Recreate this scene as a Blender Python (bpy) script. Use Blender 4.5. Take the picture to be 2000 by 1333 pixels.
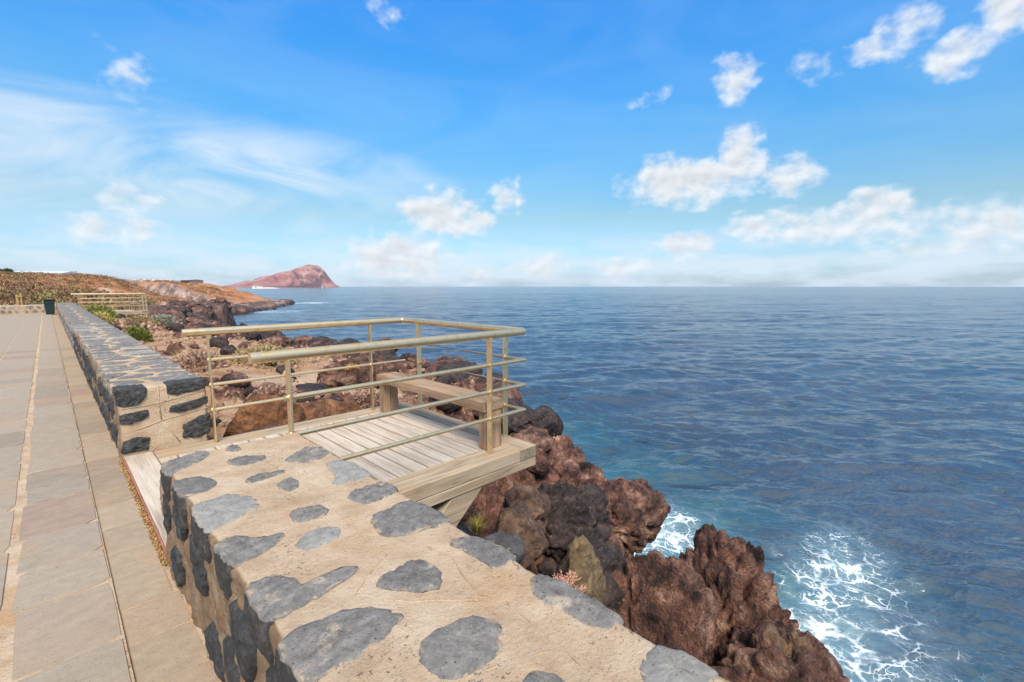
import bpy, bmesh, math, random
import numpy as np
from mathutils import Vector

for o in list(bpy.data.objects): bpy.data.objects.remove(o)
SC = bpy.context.scene
COL = SC.collection
R = math.radians
rng = np.random.default_rng(7)

# ------------------------------------------------------------------ camera, sky, sun, exposure
cam = bpy.data.cameras.new('camera'); camo = bpy.data.objects.new('camera', cam); COL.objects.link(camo)
camo.location = (0, 0, 1.6); camo.rotation_euler = (R(90 - 6.743), 0, R(-45.0))
cam.sensor_width = 36; cam.lens = 36 * 905 / 2000; cam.clip_start = .05; cam.clip_end = 60000
SC.camera = camo
SUN_EL, SUN_AZ = 52, -146          # azimuth from +Y towards +X
sl = bpy.data.lights.new('sun', 'SUN'); so = bpy.data.objects.new('sun', sl); COL.objects.link(so)
sl.energy = 3.4; sl.angle = R(27); sl.color = (1, .90, .75)
sd_ = Vector((math.sin(R(SUN_AZ)) * math.cos(R(SUN_EL)), math.cos(R(SUN_AZ)) * math.cos(R(SUN_EL)), math.sin(R(SUN_EL))))
so.rotation_euler = sd_.to_track_quat('Z', 'Y').to_euler(); so.location = (-30, -30, 60)
SC.view_settings.view_transform = 'Standard'; SC.view_settings.look = 'None'
SC.view_settings.exposure = 0.62; SC.view_settings.gamma = 1

class NT:
    def __init__(s, nt): s.nt = nt; s.n = nt.nodes; s.l = nt.links
    def put(s, sock, v):
        if isinstance(v, bpy.types.NodeSocket): s.l.new(v, sock)
        elif v is not None: sock.default_value = v
    def node(s, t, props=None, **inp):
        nd = s.n.new(t)
        for k, v in (props or {}).items(): setattr(nd, k, v)
        for k, v in inp.items():
            k = k.replace('_', ' ')
            s.put(nd.inputs[int(k)] if k.isdigit() else nd.inputs[k], v)
        return nd
    def m(s, op, a, b=None, c=None, clamp=False):
        nd = s.n.new('ShaderNodeMath'); nd.operation = op; nd.use_clamp = clamp
        for i, v in enumerate((a, b, c)):
            if v is not None: s.put(nd.inputs[i], v)
        return nd.outputs[0]
    def vm(s, op, a, b=None):
        nd = s.n.new('ShaderNodeVectorMath'); nd.operation = op
        s.put(nd.inputs[0], a)
        if b is not None: s.put(nd.inputs[3] if op == 'SCALE' else nd.inputs[1], b)
        return nd.outputs[0]
    def ss(s, v, a, b, lo=0., hi=1.):
        nd = s.n.new('ShaderNodeMapRange'); nd.interpolation_type = 'SMOOTHSTEP'
        for i, q in enumerate((v, a, b, lo, hi)): s.put(nd.inputs[i], q)
        return nd.outputs[0]
    def mix(s, f, a, b, mode='MIX'):
        nd = s.n.new('ShaderNodeMix'); nd.data_type = 'RGBA'; nd.blend_type = mode
        s.put(nd.inputs[0], f)
        for i, v in ((6, a), (7, b)):
            s.put(nd.inputs[i], tuple(v) + (1,) if isinstance(v, (tuple, list)) and len(v) == 3 else v)
        return nd.outputs[2]
    def noise(s, vec, scale, detail=4, rough=.55, dist=0., out=0):
        nd = s.node('ShaderNodeTexNoise', Vector=vec, Scale=scale, Detail=detail, Roughness=rough, Distortion=dist)
        return nd.outputs[out]
    def vor(s, vec, scale, feat='F1', out='Distance', rand=1.):
        nd = s.n.new('ShaderNodeTexVoronoi'); nd.feature = feat
        s.put(nd.inputs['Vector'], vec); s.put(nd.inputs['Scale'], scale); s.put(nd.inputs['Randomness'], rand)
        return nd.outputs[out]
    def mapping(s, vec, scale=(1, 1, 1), rot=(0, 0, 0)):
        return s.node('ShaderNodeMapping', Vector=vec, Scale=scale, Rotation=rot).outputs[0]
    def ramp(s, fac, stops):
        nd = s.n.new('ShaderNodeValToRGB'); s.put(nd.inputs[0], fac)
        el = nd.color_ramp.elements
        while len(el) < len(stops): el.new(.5)
        for e, (p, c) in zip(el, stops): e.position = p; e.color = tuple(c) + (1,)
        return nd.outputs[0]

def build_world():
    w = bpy.data.worlds.new('World'); SC.world = w; w.use_nodes = True
    t = NT(w.node_tree); t.n.clear()
    sky = t.node('ShaderNodeTexSky', dict(sky_type='NISHITA', sun_disc=False, sun_elevation=R(SUN_EL),
                 sun_rotation=R(SUN_AZ % 360), air_density=1.0, dust_density=.6, ozone_density=2.5, altitude=0))
    d = t.vm('NORMALIZE', t.node('ShaderNodeTexCoord').outputs['Generated'])
    x, y, z = t.node('ShaderNodeSeparateXYZ', Vector=d).outputs
    DEG = 57.29578
    az = t.m('MULTIPLY', t.m('ARCTAN2', x, y), DEG)
    el = t.m('MULTIPLY', t.m('ARCSINE', z), DEG)
    q = t.node('ShaderNodeCombineXYZ', X=az, Y=t.m('MULTIPLY', el, 1.35), Z=0.).outputs[0]
    wob = t.vm('SUBTRACT', t.noise(q, .30, 3, .55, out=1), (.5, .5, .5))
    qw = t.vm('ADD', q, t.vm('SCALE', wob, 4.2))
    # cumulus: azimuth, elevation, half width, height above and below (degrees), strength
    CL = [(65, 11.3, 6.9, 3.0, 2.6, 1), (70.4, 13.6, 2.6, 3.0, 3.6, 1), (75, 11.1, 3.0, 2.1, 2.1, .72), (79.6, 6.3, 8.6, 1.7, 1.9, .72),
          (82.7, 7.7, 2.6, 1.6, 2, .95), (90.5, 5.6, 4.2, 2, 2.8, .72), (72.4, 6.4, 3.6, 1.6, 1.4, .8), (36.4, 8.4, 4.9, 2.7, 2.2, 1),
          (40.7, 7.3, 2.6, 1.6, 1.2, .8), (44.3, 10.4, 2.2, 1.9, 1.7, .7), (31.5, 3.6, 6.4, 2.6, 3, .95), (65.3, 4.7, 4, 1.6, 1.4, .8),
          (48.7, 2.2, 4, 1.2, 1.2, .55), (58.2, 2.1, 3, 1.4, 1.3, .6), (40.9, 1.6, 2.6, 1.2, 1.2, .5), (87.1, 3.4, 4, 1.1, 1, .6),
          (69.4, 20.7, 2.1, 2.1, 1.8, .72), (83.4, 22, 2.4, 1.8, 1.4, .6), (81.2, 20.6, 1.9, 1.2, 1.1, .6), (87, 19.2, 2.6, 1.9, 1.7, .75),
          (90, 21, 2.4, 3.4, 2, .85), (4.7, 5.4, 3.9, 1.5, 1.7, .62), (6.3, 8, 2, 1.4, 1.1, .42), (6.8, 18.4, 1.8, 2.0, 1.5, .26),
          (31.2, 27.8, 1.6, 1.2, .9, .28), (76.5, 20.5, 1.5, 1.3, 1.3, .2), (60.8, 20.1, 1.4, .6, .6, .16), (105, 10, 9, 3, 2, .9),
          (-24, 10, 8, 2.6, 2, .8), (150, 10, 12, 3, 2, .9), (-90, 10, 12, 3, 2, .9)]
    env = None
    for a, e, wd, up, dn, st in CL:
        h = (up + dn) / 2; e = (e + (up - dn) / 2) * 1.35; h *= 1.35
        k = math.sqrt(st); wd *= 1.08; h *= 1.1
        nd = t.node('ShaderNodeVectorMath', dict(operation='MULTIPLY_ADD')); t.put(nd.inputs[0], qw); nd.inputs[1].default_value = (k / wd, k / h, 0); nd.inputs[2].default_value = (-a * k / wd, -e * k / h, 0)
        dt = t.node('ShaderNodeVectorMath', dict(operation='DOT_PRODUCT')); t.put(dt.inputs[0], nd.outputs[0]); t.put(dt.inputs[1], nd.outputs[0])
        v = t.m('SUBTRACT', st, dt.outputs['Value'])
        env = v if env is None else t.m('MAXIMUM', env, v)
    n1 = t.noise(q, .5, 5, .52); n2 = t.noise(t.vm('ADD', q, (-.5, .9, 0)), .5, 4, .5)
    cov = t.m('ADD', t.m('MAXIMUM', env, -1.), t.m('MULTIPLY', t.m('SUBTRACT', n1, .47), 1.9))
    pl = t.vm('SCALE', d, t.m('DIVIDE', 1., t.m('ADD', t.m('MAXIMUM', z, 0.), .12)))
    hi = t.m('MULTIPLY', t.ss(t.noise(pl, 1.1, 5, .55), .40, .60), t.ss(el, 30., 42.))
    cu = t.m('MAXIMUM', t.ss(cov, -.14, 1.05), hi)
    # low band of thin hazy cloud near the horizon and streaky cirrus
    band = t.m('MULTIPLY', t.ss(el, 8., 1.), t.ss(t.noise(t.mapping(q, (.45, 1.5, 1)), .32, 5, .55), .30, .64))
    qc = t.mapping(q, (.55, 1.3, 1), (0, 0, R(-9)))
    ci = t.ss(t.noise(qc, .09, 5, .52, 1.2), .28, .70)
    cm = t.m('SUBTRACT', 1., t.m('ADD', t.m('POWER', t.m('DIVIDE', t.m('SUBTRACT', az, 8.), 32.), 2.), t.m('POWER', t.m('DIVIDE', t.m('SUBTRACT', el, 11.), 6.5), 2.)))
    ci = t.m('MULTIPLY', ci, t.m('ADD', t.m('MULTIPLY', t.m('MAXIMUM', cm, 0.), 1.25), .09), clamp=True)
    thin = t.m('MAXIMUM', t.m('MULTIPLY', band, .85), t.m('MULTIPLY', ci, .9))
    # photograph-blue air: the sky texture, a little more saturated, whitening into haze at the horizon
    base = t.node('ShaderNodeHueSaturation', Saturation=1.22, Value=1.0, Hue=.492, Color=sky.outputs[0]).outputs[0]
    base = t.mix(1., base, (.80, 1.0, 1.12), 'MULTIPLY')
    gr = t.ramp(t.m('DIVIDE', el, 45.), [(0, (.355, .375, .50)), (.06, (.39, .385, .45)), (.18, (.55, .44, .365)), (.29, (.50, .52, .485)), (.44, (.43, .605, .635)), (.66, (.30, .645, .81))])
    base = t.mix(1., base, t.vm('SCALE', gr, 2.), 'MULTIPLY')
    shade = t.m('ADD', .97, t.m('MULTIPLY', t.m('SUBTRACT', n1, n2), .55))
    shade = t.m('MULTIPLY', shade, t.ss(cov, 1.5, .2, .86, 1.0))
    cl = t.vm('SCALE', (5.6, 5.9, 6.2), t.m('MINIMUM', t.m('MAXIMUM', shade, .72), 1.05))
    c1 = t.mix(thin, base, (4.9, 5.6, 6.3))
    c2 = t.mix(cu, c1, cl)
    c2 = t.mix(t.ss(el, -.5, -4.), c2, (2.2, 2.8, 3.4))
    bg = t.node('ShaderNodeBackground', Color=c2, Strength=.104)
    out = t.node('ShaderNodeOutputWorld'); t.l.new(bg.outputs[0], out.inputs[0])
    w.cycles.sampling_method = 'MANUAL'; w.cycles.sample_map_resolution = 1024
build_world()

# ------------------------------------------------------------------ numpy noise
def _h(ix, iy, iz, s):
    with np.errstate(over='ignore'):
        n = (ix.astype(np.uint32) * np.uint32(374761393) + iy.astype(np.uint32) * np.uint32(668265263)
             + iz.astype(np.uint32) * np.uint32(2147483647 - 374) + np.uint32(s * 97 + 13) * np.uint32(1274126177))
        n = (n ^ (n >> np.uint32(13))) * np.uint32(1274126177)
        n = (n ^ (n >> np.uint32(16))) * np.uint32(2246822519)
        n = n ^ (n >> np.uint32(15))
    return n.astype(np.float64) / 4294967295.0
def vnoise(p, s=0):
    i = np.floor(p).astype(np.int64); f = p - i; u = f * f * f * (f * (f * 6 - 15) + 10)
    r = 0
    for a in (0, 1):
        wa = u[:, 0] if a else 1 - u[:, 0]
        for b in (0, 1):
            wb = u[:, 1] if b else 1 - u[:, 1]
            for c in (0, 1):
                wc = u[:, 2] if c else 1 - u[:, 2]
                r = r + wa * wb * wc * _h(i[:, 0] + a, i[:, 1] + b, i[:, 2] + c, s)
    return r * 2 - 1
def fbm(p, o=4, s=0, g=.5):
    r = 0; a = 1; t = 0
    for k in range(o):
        r = r + a * vnoise(p * 2.03 ** k + k * 17.3, s + k); t += a; a *= g
    return r / t
def worley(p, s=0, three=True):
    i = np.floor(p).astype(np.int64); n = len(p)
    f1 = np.full(n, 9.); f2 = np.full(n, 9.); idd = np.zeros(n)
    for a in (-1, 0, 1):
        for b in (-1, 0, 1):
            for c in ((-1, 0, 1) if three else (0,)):
                x, y, z = i[:, 0] + a, i[:, 1] + b, i[:, 2] + c
                q0 = x + _h(x, y, z, s); q1 = y + _h(x, y, z, s + 1); q2 = (z + _h(x, y, z, s + 2)) if three else p[:, 2]
                d = np.sqrt((q0 - p[:, 0]) ** 2 + (q1 - p[:, 1]) ** 2 + (q2 - p[:, 2]) ** 2)
                m = d < f1
                f2 = np.where(m, f1, np.minimum(f2, d)); idd = np.where(m, _h(x, y, z, s + 3), idd); f1 = np.where(m, d, f1)
    return f1, f2, idd
def sst(x, a, b):
    t = np.clip((x - a) / (b - a), 0, 1); return t * t * (3 - 2 * t)
def pl_dist(P, L):
    d = np.full(len(P), 1e9)
    for (x0, y0), (x1, y1) in zip(L[:-1], L[1:]):
        ex, ey = x1 - x0, y1 - y0
        t = np.clip(((P[:, 0] - x0) * ex + (P[:, 1] - y0) * ey) / (ex * ex + ey * ey), 0, 1)
        d = np.minimum(d, np.hypot(P[:, 0] - x0 - t * ex, P[:, 1] - y0 - t * ey))
    return d
def inside(P, L):
    c = np.zeros(len(P), bool); j = len(L) - 1
    for i in range(len(L)):
        xi, yi = L[i]; xj, yj = L[j]
        with np.errstate(divide='ignore', invalid='ignore'):
            k = ((yi > P[:, 1]) != (yj > P[:, 1])) & (P[:, 0] < (xj - xi) * (P[:, 1] - yi) / (yj - yi + 1e-12) + xi)
        c ^= k; j = i
    return c

# ------------------------------------------------------------------ object helpers
def tag(o, label=None, cat=None, group=None, kind=None, category=None):
    cat = cat or category
    for k, v in (('label', label), ('category', cat), ('group', group), ('kind', kind)):
        if v: o[k] = v
    return o
def empty(name, loc, label=None, cat=None, group=None, kind=None, rz=0):
    o = bpy.data.objects.new(name, None); COL.objects.link(o); o.location = loc; o.rotation_euler = (0, 0, rz)
    o.empty_display_size = .1
    return tag(o, label, cat, group, kind)
def rimattr(me, rings, npt):
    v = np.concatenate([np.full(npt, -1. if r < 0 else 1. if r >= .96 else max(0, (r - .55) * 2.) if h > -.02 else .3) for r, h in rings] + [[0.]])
    if len(v) == len(me.vertices): attrs(me, rim=v)
def mesh(V, F, mat, smooth=False):
    me = bpy.data.meshes.new('m')
    V = np.asarray(V, dtype=np.float64)
    if isinstance(F, np.ndarray):
        k = F.shape[1]; nf = len(F)
        me.vertices.add(len(V)); me.vertices.foreach_set('co', V.astype(np.float32).ravel())
        me.loops.add(nf * k); me.loops.foreach_set('vertex_index', F.astype(np.int32).ravel())
        me.polygons.add(nf); me.polygons.foreach_set('loop_start', np.arange(0, nf * k, k, dtype=np.int32))
        me.update(calc_edges=True)
    else:
        me.from_pydata(V.tolist(), [], F); me.update()
    if smooth: me.polygons.foreach_set('use_smooth', np.ones(len(me.polygons), bool))
    if mat: me.materials.append(mat)
    return me
def obj(name, me, parent=None, loc=None, **kw):
    o = bpy.data.objects.new(name, me); COL.objects.link(o)
    me.name = name
    if parent: o.parent = parent
    if loc is not None: o.location = loc
    return tag(o, **kw) if kw else o
def part(name, V, F, mat, parent, smooth=False, **kw):      # V in world metres
    V = np.asarray(V, dtype=np.float64) - np.array(parent_origin(parent))
    return obj(name, mesh(V, F, mat, smooth), parent, **kw)
def parent_origin(p):
    v = Vector((0, 0, 0))
    while p: v += p.location; p = p.parent
    return v
def thing(name, V, F, mat, base, smooth=False, **kw):
    return obj(name, mesh(np.asarray(V) - np.array(base), F, mat, smooth), None, base, **kw)
class MB:
    def __init__(s): s.V = []; s.F = []
    def add(s, V, F):
        n = len(s.V); s.V += [tuple(v) for v in V]; s.F += [tuple(i + n for i in f) for f in F]; return s
    def box(s, a, b, c=.004):
        bm = bmesh.new(); bmesh.ops.create_cube(bm, size=1)
        a = np.array(a, float); b = np.array(b, float)
        for v in bm.verts: v.co = Vector((a + b) / 2 + np.array(v.co) * (b - a))
        if c: bmesh.ops.bevel(bm, geom=bm.edges[:], offset=c, segments=1, affect='EDGES')
        bm.verts.index_update()
        s.add([v.co[:] for v in bm.verts], [[v.index for v in f.verts] for f in bm.faces]); bm.free(); return s
    def tube(s, pts, r, n=14, caps=True):
        P = [Vector(p) for p in pts]; rr = r if isinstance(r, (list, tuple)) else [r] * len(P)
        rings = []
        d0 = (P[1] - P[0]).normalized(); up = Vector((0, 0, 1)) if abs(d0.z) < .9 else Vector((1, 0, 0))
        u = d0.cross(up).normalized()
        for i, p in enumerate(P):
            a = (P[i] - P[i - 1]).normalized() if i else d0
            b = (P[i + 1] - P[i]).normalized() if i < len(P) - 1 else a
            t = (a + b).normalized(); u = (u - t * u.dot(t)).normalized(); v = t.cross(u)
            k = 1 / max(.5, t.dot(b))
            ring = []
            for j in range(n):
                an = 2 * math.pi * j / n; w = u * math.cos(an) + v * math.sin(an)
                # stretch in the mitre direction
                mdir = (b - a)
                if mdir.length > 1e-4:
                    mdir.normalize(); w = w + mdir * (w.dot(mdir)) * (k - 1)
                ring.append(p + w * rr[i])
            rings.append(ring)
        V = [v[:] for q in rings for v in q]; F = []
        for i in range(len(P) - 1):
            for j in range(n):
                F.append((i * n + j, i * n + (j + 1) % n, (i + 1) * n + (j + 1) % n, (i + 1) * n + j))
        if caps: F.append(tuple(range(n - 1, -1, -1))); F.append(tuple((len(P) - 1) * n + j for j in range(n)))
        return s.add(V, F)
    def prism(s, poly, a, b, axis):                          # polygon extruded along an axis
        def pt(p, h):
            q = list(p); q.insert(axis, h); return q
        n = len(poly); V = [pt(p, a) for p in poly] + [pt(p, b) for p in poly]
        F = [tuple(range(n)), tuple(range(2 * n - 1, n - 1, -1))] + [(i, i + n, (i + 1) % n + n, (i + 1) % n) for i in range(n)]
        return s.add(V, F)
    def part(s, name, mat, parent, smooth=False, **kw): return part(name, s.V, s.F, mat, parent, smooth, **kw)
def fixn(o):
    bm = bmesh.new(); bm.from_mesh(o.data); bmesh.ops.recalc_face_normals(bm, faces=bm.faces[:]); bm.to_mesh(o.data); bm.free(); return o

# ------------------------------------------------------------------ materials
def newmat(name):
    m = bpy.data.materials.new(name); m.use_nodes = True; t = NT(m.node_tree); t.n.clear()
    out = t.node('ShaderNodeOutputMaterial'); b = t.node('ShaderNodeBsdfPrincipled'); t.l.new(b.outputs[0], out.inputs[0])
    b.inputs['Specular IOR Level'].default_value = .3
    return m, t, b
def co(t): return t.node('ShaderNodeTexCoord').outputs['Object']
def rnd(t): return t.node('ShaderNodeObjectInfo').outputs['Random']
def wpos(t): return t.node('ShaderNodeNewGeometry').outputs['Position']
def bump(t, b, h, strength=.5, dist=.01):
    nd = t.node('ShaderNodeBump', Height=h, Strength=strength, Distance=dist); t.l.new(nd.outputs[0], b.inputs['Normal'])

def mat_mortar():
    m, t, b = newmat('sandy_mortar'); p = wpos(t)
    c = t.ramp(t.noise(p, 5, 6, .65), [(.25, (.36, .235, .135)), (.5, (.50, .355, .225)), (.75, (.59, .455, .32))])
    c = t.mix(t.ss(t.noise(p, 2.1, 4, .6), .5, .72), c, (.46, .27, .14))
    sp = t.ss(t.noise(p, 150, 2, .6), .62, .70)
    c = t.mix(t.m('MULTIPLY', sp, .75), c, (.17, .12, .09))
    sp2 = t.ss(t.noise(p, 90, 2, .5), .66, .74); c = t.mix(t.m('MULTIPLY', sp2, .35), c, (.66, .57, .46))
    dirt = t.node('ShaderNodeAttribute', dict(attribute_name='dirt')).outputs['Fac']  # mask of the long side faces, where the mortar is browner
    c = t.mix(t.m('MULTIPLY', dirt, t.ss(t.noise(p, 8, 5, .65), .3, .6, .45, .95)), c, (.21, .125, .065))  # mortar turns darker brown, unevenly, on the wall's long side faces
    pit = t.m('MULTIPLY', t.ss(t.noise(p, 55, 3, .6), .60, .67), t.ss(t.noise(p, 3.1, 3, .6), .50, .62))
    c = t.mix(t.m('MULTIPLY', pit, .8), c, (.22, .15, .10))
    t.put(b.inputs['Base Color'], c); b.inputs['Roughness'].default_value = .93
    h = t.m('ADD', t.noise(p, 60, 6, .7), t.m('MULTIPLY', t.noise(p, 14, 4, .6), .9))
    h = t.m('SUBTRACT', h, t.m('MULTIPLY', pit, .8))
    bump(t, b, h, .8, .013); return m
def mat_stone():
    m, t, b = newmat('grey_basalt'); p = wpos(t); r = rnd(t)
    dark = t.ramp(t.noise(p, 22, 7, .72), [(.22, (.07, .060, .052)), (.5, (.20, .178, .155)), (.8, (.37, .325, .275))])
    pale = t.ramp(t.noise(p, 18, 7, .7), [(.2, (.15, .138, .12)), (.5, (.29, .268, .232)), (.8, (.42, .385, .335))])
    c = t.mix(t.ss(r, .72, .84), dark, pale)
    c = t.mix(t.ss(r, .55, .2, 0., .3), c, (.09, .085, .085))
    sm = t.ss(t.m('ADD', t.noise(p, 6.5, 6, .62), t.m('MULTIPLY', t.noise(p, 70, 3, .6), .12)), .64, .78)
    c = t.mix(t.m('MULTIPLY', sm, .85), c, (.52, .41, .29))
    c = t.mix(t.ss(t.noise(p, 120, 2, .5), .66, .74, 0., .6), c, (.40, .39, .37))
    c = t.mix(t.m('MULTIPLY', t.ss(t.vor(p, 48), .24, .1, 0., .8), t.ss(t.noise(p, 9, 3, .6), .5, .62)), c, (.03, .028, .027))
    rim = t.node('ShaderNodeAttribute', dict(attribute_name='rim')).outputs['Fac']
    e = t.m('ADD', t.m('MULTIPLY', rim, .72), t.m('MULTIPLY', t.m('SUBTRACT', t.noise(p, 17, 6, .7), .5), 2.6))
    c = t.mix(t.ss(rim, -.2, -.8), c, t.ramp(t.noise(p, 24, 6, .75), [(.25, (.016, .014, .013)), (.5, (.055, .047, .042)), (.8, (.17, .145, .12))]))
    c = t.mix(t.ss(e, .60, .95, 0., .9), c, t.mix(t.noise(p, 40, 3, .6), (.38, .26, .155), (.56, .42, .28)))
    t.put(b.inputs['Base Color'], c); b.inputs['Roughness'].default_value = .82
    h = t.m('ADD', t.noise(p, 34, 8, .75), t.m('MULTIPLY', t.ss(t.vor(p, 60), .0, .25), .5))
    bump(t, b, h, .8, .012); return m
def mat_stone_dark():
    m, t, b = newmat('broken_dark_basalt'); p = wpos(t)
    c = t.ramp(t.noise(p, 20, 7, .72), [(.25, (.018, .017, .017)), (.5, (.055, .052, .050)), (.8, (.15, .14, .13))])
    rim = t.node('ShaderNodeAttribute', dict(attribute_name='rim')).outputs['Fac']
    e = t.m('ADD', rim, t.m('MULTIPLY', t.m('SUBTRACT', t.noise(p, 26, 5, .68), .5), 1.2))
    c = t.mix(t.ss(e, .72, 1.05, 0., .9), c, (.50, .37, .24))
    t.put(b.inputs['Base Color'], c); b.inputs['Roughness'].default_value = .75
    bump(t, b, t.m('ADD', t.noise(p, 30, 8, .75), t.m('MULTIPLY', t.vor(p, 22), .8)), 1., .022); return m
def mat_slab(name='paving_slab', tint=(1.0, .97, .91)):
    m, t, b = newmat(name); p = wpos(t); r = rnd(t)
    c = t.ramp(r, [(0, (.24, .19, .145)), (.3, (.32, .262, .20)), (.6, (.38, .31, .235)), (.85, (.36, .275, .20)), (1, (.31, .195, .15))])
    n = t.noise(t.mapping(p, (1, 1.6, 1)), 9, 7, .7)
    c = t.mix(.42, c, t.ramp(n, [(.3, (.21, .168, .132)), (.55, (.33, .272, .218)), (.75, (.45, .375, .305))]))
    c = t.mix(t.ss(t.noise(p, 1.7, 4, .6), .50, .72, 0., .55), c, (.38, .26, .165))
    c = t.mix(t.ss(t.noise(p, 130, 2, .6), .60, .70, 0., .6), c, (.11, .09, .075))
    t.put(b.inputs['Base Color'], t.vm('MULTIPLY', c, tint)); b.inputs['Roughness'].default_value = .8
    bump(t, b, t.m('ADD', t.noise(p, 45, 7, .7), t.m('MULTIPLY', n, .8)), .45, .007); return m
def mat_wood(name, cols, axis):
    m, t, b = newmat(name); p = co(t); r = rnd(t)
    off = t.node('ShaderNodeCombineXYZ', X=t.m('MULTIPLY', r, 31.), Y=t.m('MULTIPLY', r, 17.), Z=t.m('MULTIPLY', r, 7.)).outputs[0]
    sc = [9, 9, 9]; sc[axis] = .7; sf = [70, 70, 70]; sf[axis] = 2.2
    pv = t.vm('ADD', p, off)
    g = t.noise(t.mapping(pv, sc), 1.6, 6, .65, .6); f = t.noise(t.mapping(pv, sf), 1.2, 4, .7)
    v = t.m('ADD', t.m('MULTIPLY', g, .62), t.m('MULTIPLY', f, .38))
    c = t.ramp(v, [(.36, tuple(q * .8 for q in cols[0])), (.5, cols[1]), (.64, cols[2])])
    c = t.mix(t.ss(r, 0., 1., 0., .22), c, cols[0])
    c = t.mix(t.ss(t.noise(pv, 2.3, 4, .6), .52, .72, 0., .5), c, cols[3])
    t.put(b.inputs['Base Color'], c); b.inputs['Roughness'].default_value = .75
    bump(t, b, v, .35, .004); return m
def mat_metal():
    m, t, b = newmat('weathered_steel'); p = co(t)
    n = t.noise(p, 14, 5, .6)
    c = t.mix(t.ss(n, .45, .7), (.80, .60, .35), (.66, .46, .23))
    c = t.mix(t.ss(t.noise(p, 60, 3, .6), .60, .72, 0., .6), c, (.45, .30, .16))
    t.put(b.inputs['Base Color'], c); b.inputs['Metallic'].default_value = .85
    t.put(b.inputs['Roughness'], t.ss(n, .3, .7, .30, .44))
    bump(t, b, t.noise(p, 220, 3, .6), .12, .002); return m
def lava_colour(t, p, s=1.):
    n = t.noise(p, 2.6 * s, 6, .68)
    c = t.ramp(n, [(.32, (.014, .009, .008)), (.43, (.080, .039, .029)), (.54, (.20, .094, .062)), (.68, (.42, .25, .17))])
    c = t.mix(t.ss(t.noise(p, .9 * s, 5, .6), .52, .68, 0., .75), c, (.17, .070, .045))
    c = t.mix(t.ss(t.noise(t.vm('ADD', p, (7, 3, 1)), 1.3 * s, 5, .62), .60, .70, 0., .7), c, (.30, .19, .095))
    c = t.mix(t.ss(t.noise(p, 9 * s, 5, .7), .60, .72, 0., .55), c, (.27, .225, .195))
    pw = t.vm('ADD', p, t.vm('SCALE', t.noise(p, 6 * s, 2, .6, out=1), .16 / s))
    v1 = t.node('ShaderNodeSeparateColor', Color=t.vor(pw, 6.5 * s, out='Color')).outputs[0]; v2 = t.node('ShaderNodeSeparateColor', Color=t.vor(pw, 19 * s, out='Color')).outputs[0]
    k = t.m('ADD', .72, t.m('ADD', t.m('MULTIPLY', v1, .62), t.m('MULTIPLY', v2, .75)))
    return t.vm('SCALE', c, k), n
def wet(t, b, p, c, rough):
    z = t.node('ShaderNodeSeparateXYZ', Vector=p).outputs[2]
    w = t.ss(t.m('ADD', z, t.m('MULTIPLY', t.noise(p, 1.8, 4, .6), .9)), -3.35, -3.95)
    t.put(b.inputs['Roughness'], t.ss(w, 0., 1., rough, .32))
    return t.mix(t.m('MULTIPLY', w, .72), c, (.016, .013, .012))
def lava_bump(t, b, p, s=1., st=1.):
    w1 = t.vor(t.vm('ADD', p, t.vm('SCALE', t.noise(p, 5 * s, 3, .6, out=1), .12 / s)), 9 * s)
    h = t.m('ADD', t.m('MULTIPLY', t.noise(p, 13 * s, 6, .8), 1.5), t.m('MULTIPLY', w1, -.8))
    h = t.m('ADD', h, t.m('MULTIPLY', t.vor(p, 31 * s), -.5))
    bump(t, b, h, st, .085 / s)
def mat_lava():
    m, t, b = newmat('red_brown_lava'); p = wpos(t)
    c, n = lava_colour(t, p)
    ao = t.node('ShaderNodeNewGeometry').outputs['Pointiness']
    c = t.mix(t.ss(rnd(t), .0, 1., 0., .3), c, (.10, .066, .056))
    c = wet(t, b, p, c, .85)
    t.put(b.inputs['Base Color'], c)
    lava_bump(t, b, p); return m
def mat_boulder(name, a, bb, c3):
    m, t, b = newmat(name); p = wpos(t)
    c = t.ramp(t.noise(p, 4, 8, .68), [(.3, a), (.5, bb), (.72, c3)])
    c = t.mix(t.ss(t.noise(p, 30, 4, .7), .56, .70, 0., .6), c, (.03, .022, .02))
    c = t.mix(t.ss(t.noise(p, 17, 5, .7), .58, .70, 0., .5), c, (.34, .27, .21))
    v2 = t.node('ShaderNodeSeparateColor', Color=t.vor(t.vm('ADD', p, t.vm('SCALE', t.noise(p, 8, 2, .6, out=1), .1)), 13, out='Color')).outputs[0]
    c = t.vm('SCALE', c, t.m('ADD', .7, t.m('MULTIPLY', v2, .7)))
    t.put(b.inputs['Base Color'], c); b.inputs['Roughness'].default_value = .8
    bump(t, b, t.m('ADD', t.m('MULTIPLY', t.noise(p, 14, 6, .78), 1.4), t.m('MULTIPLY', t.vor(p, 16), -.6)), .9, .05); return m
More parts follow.
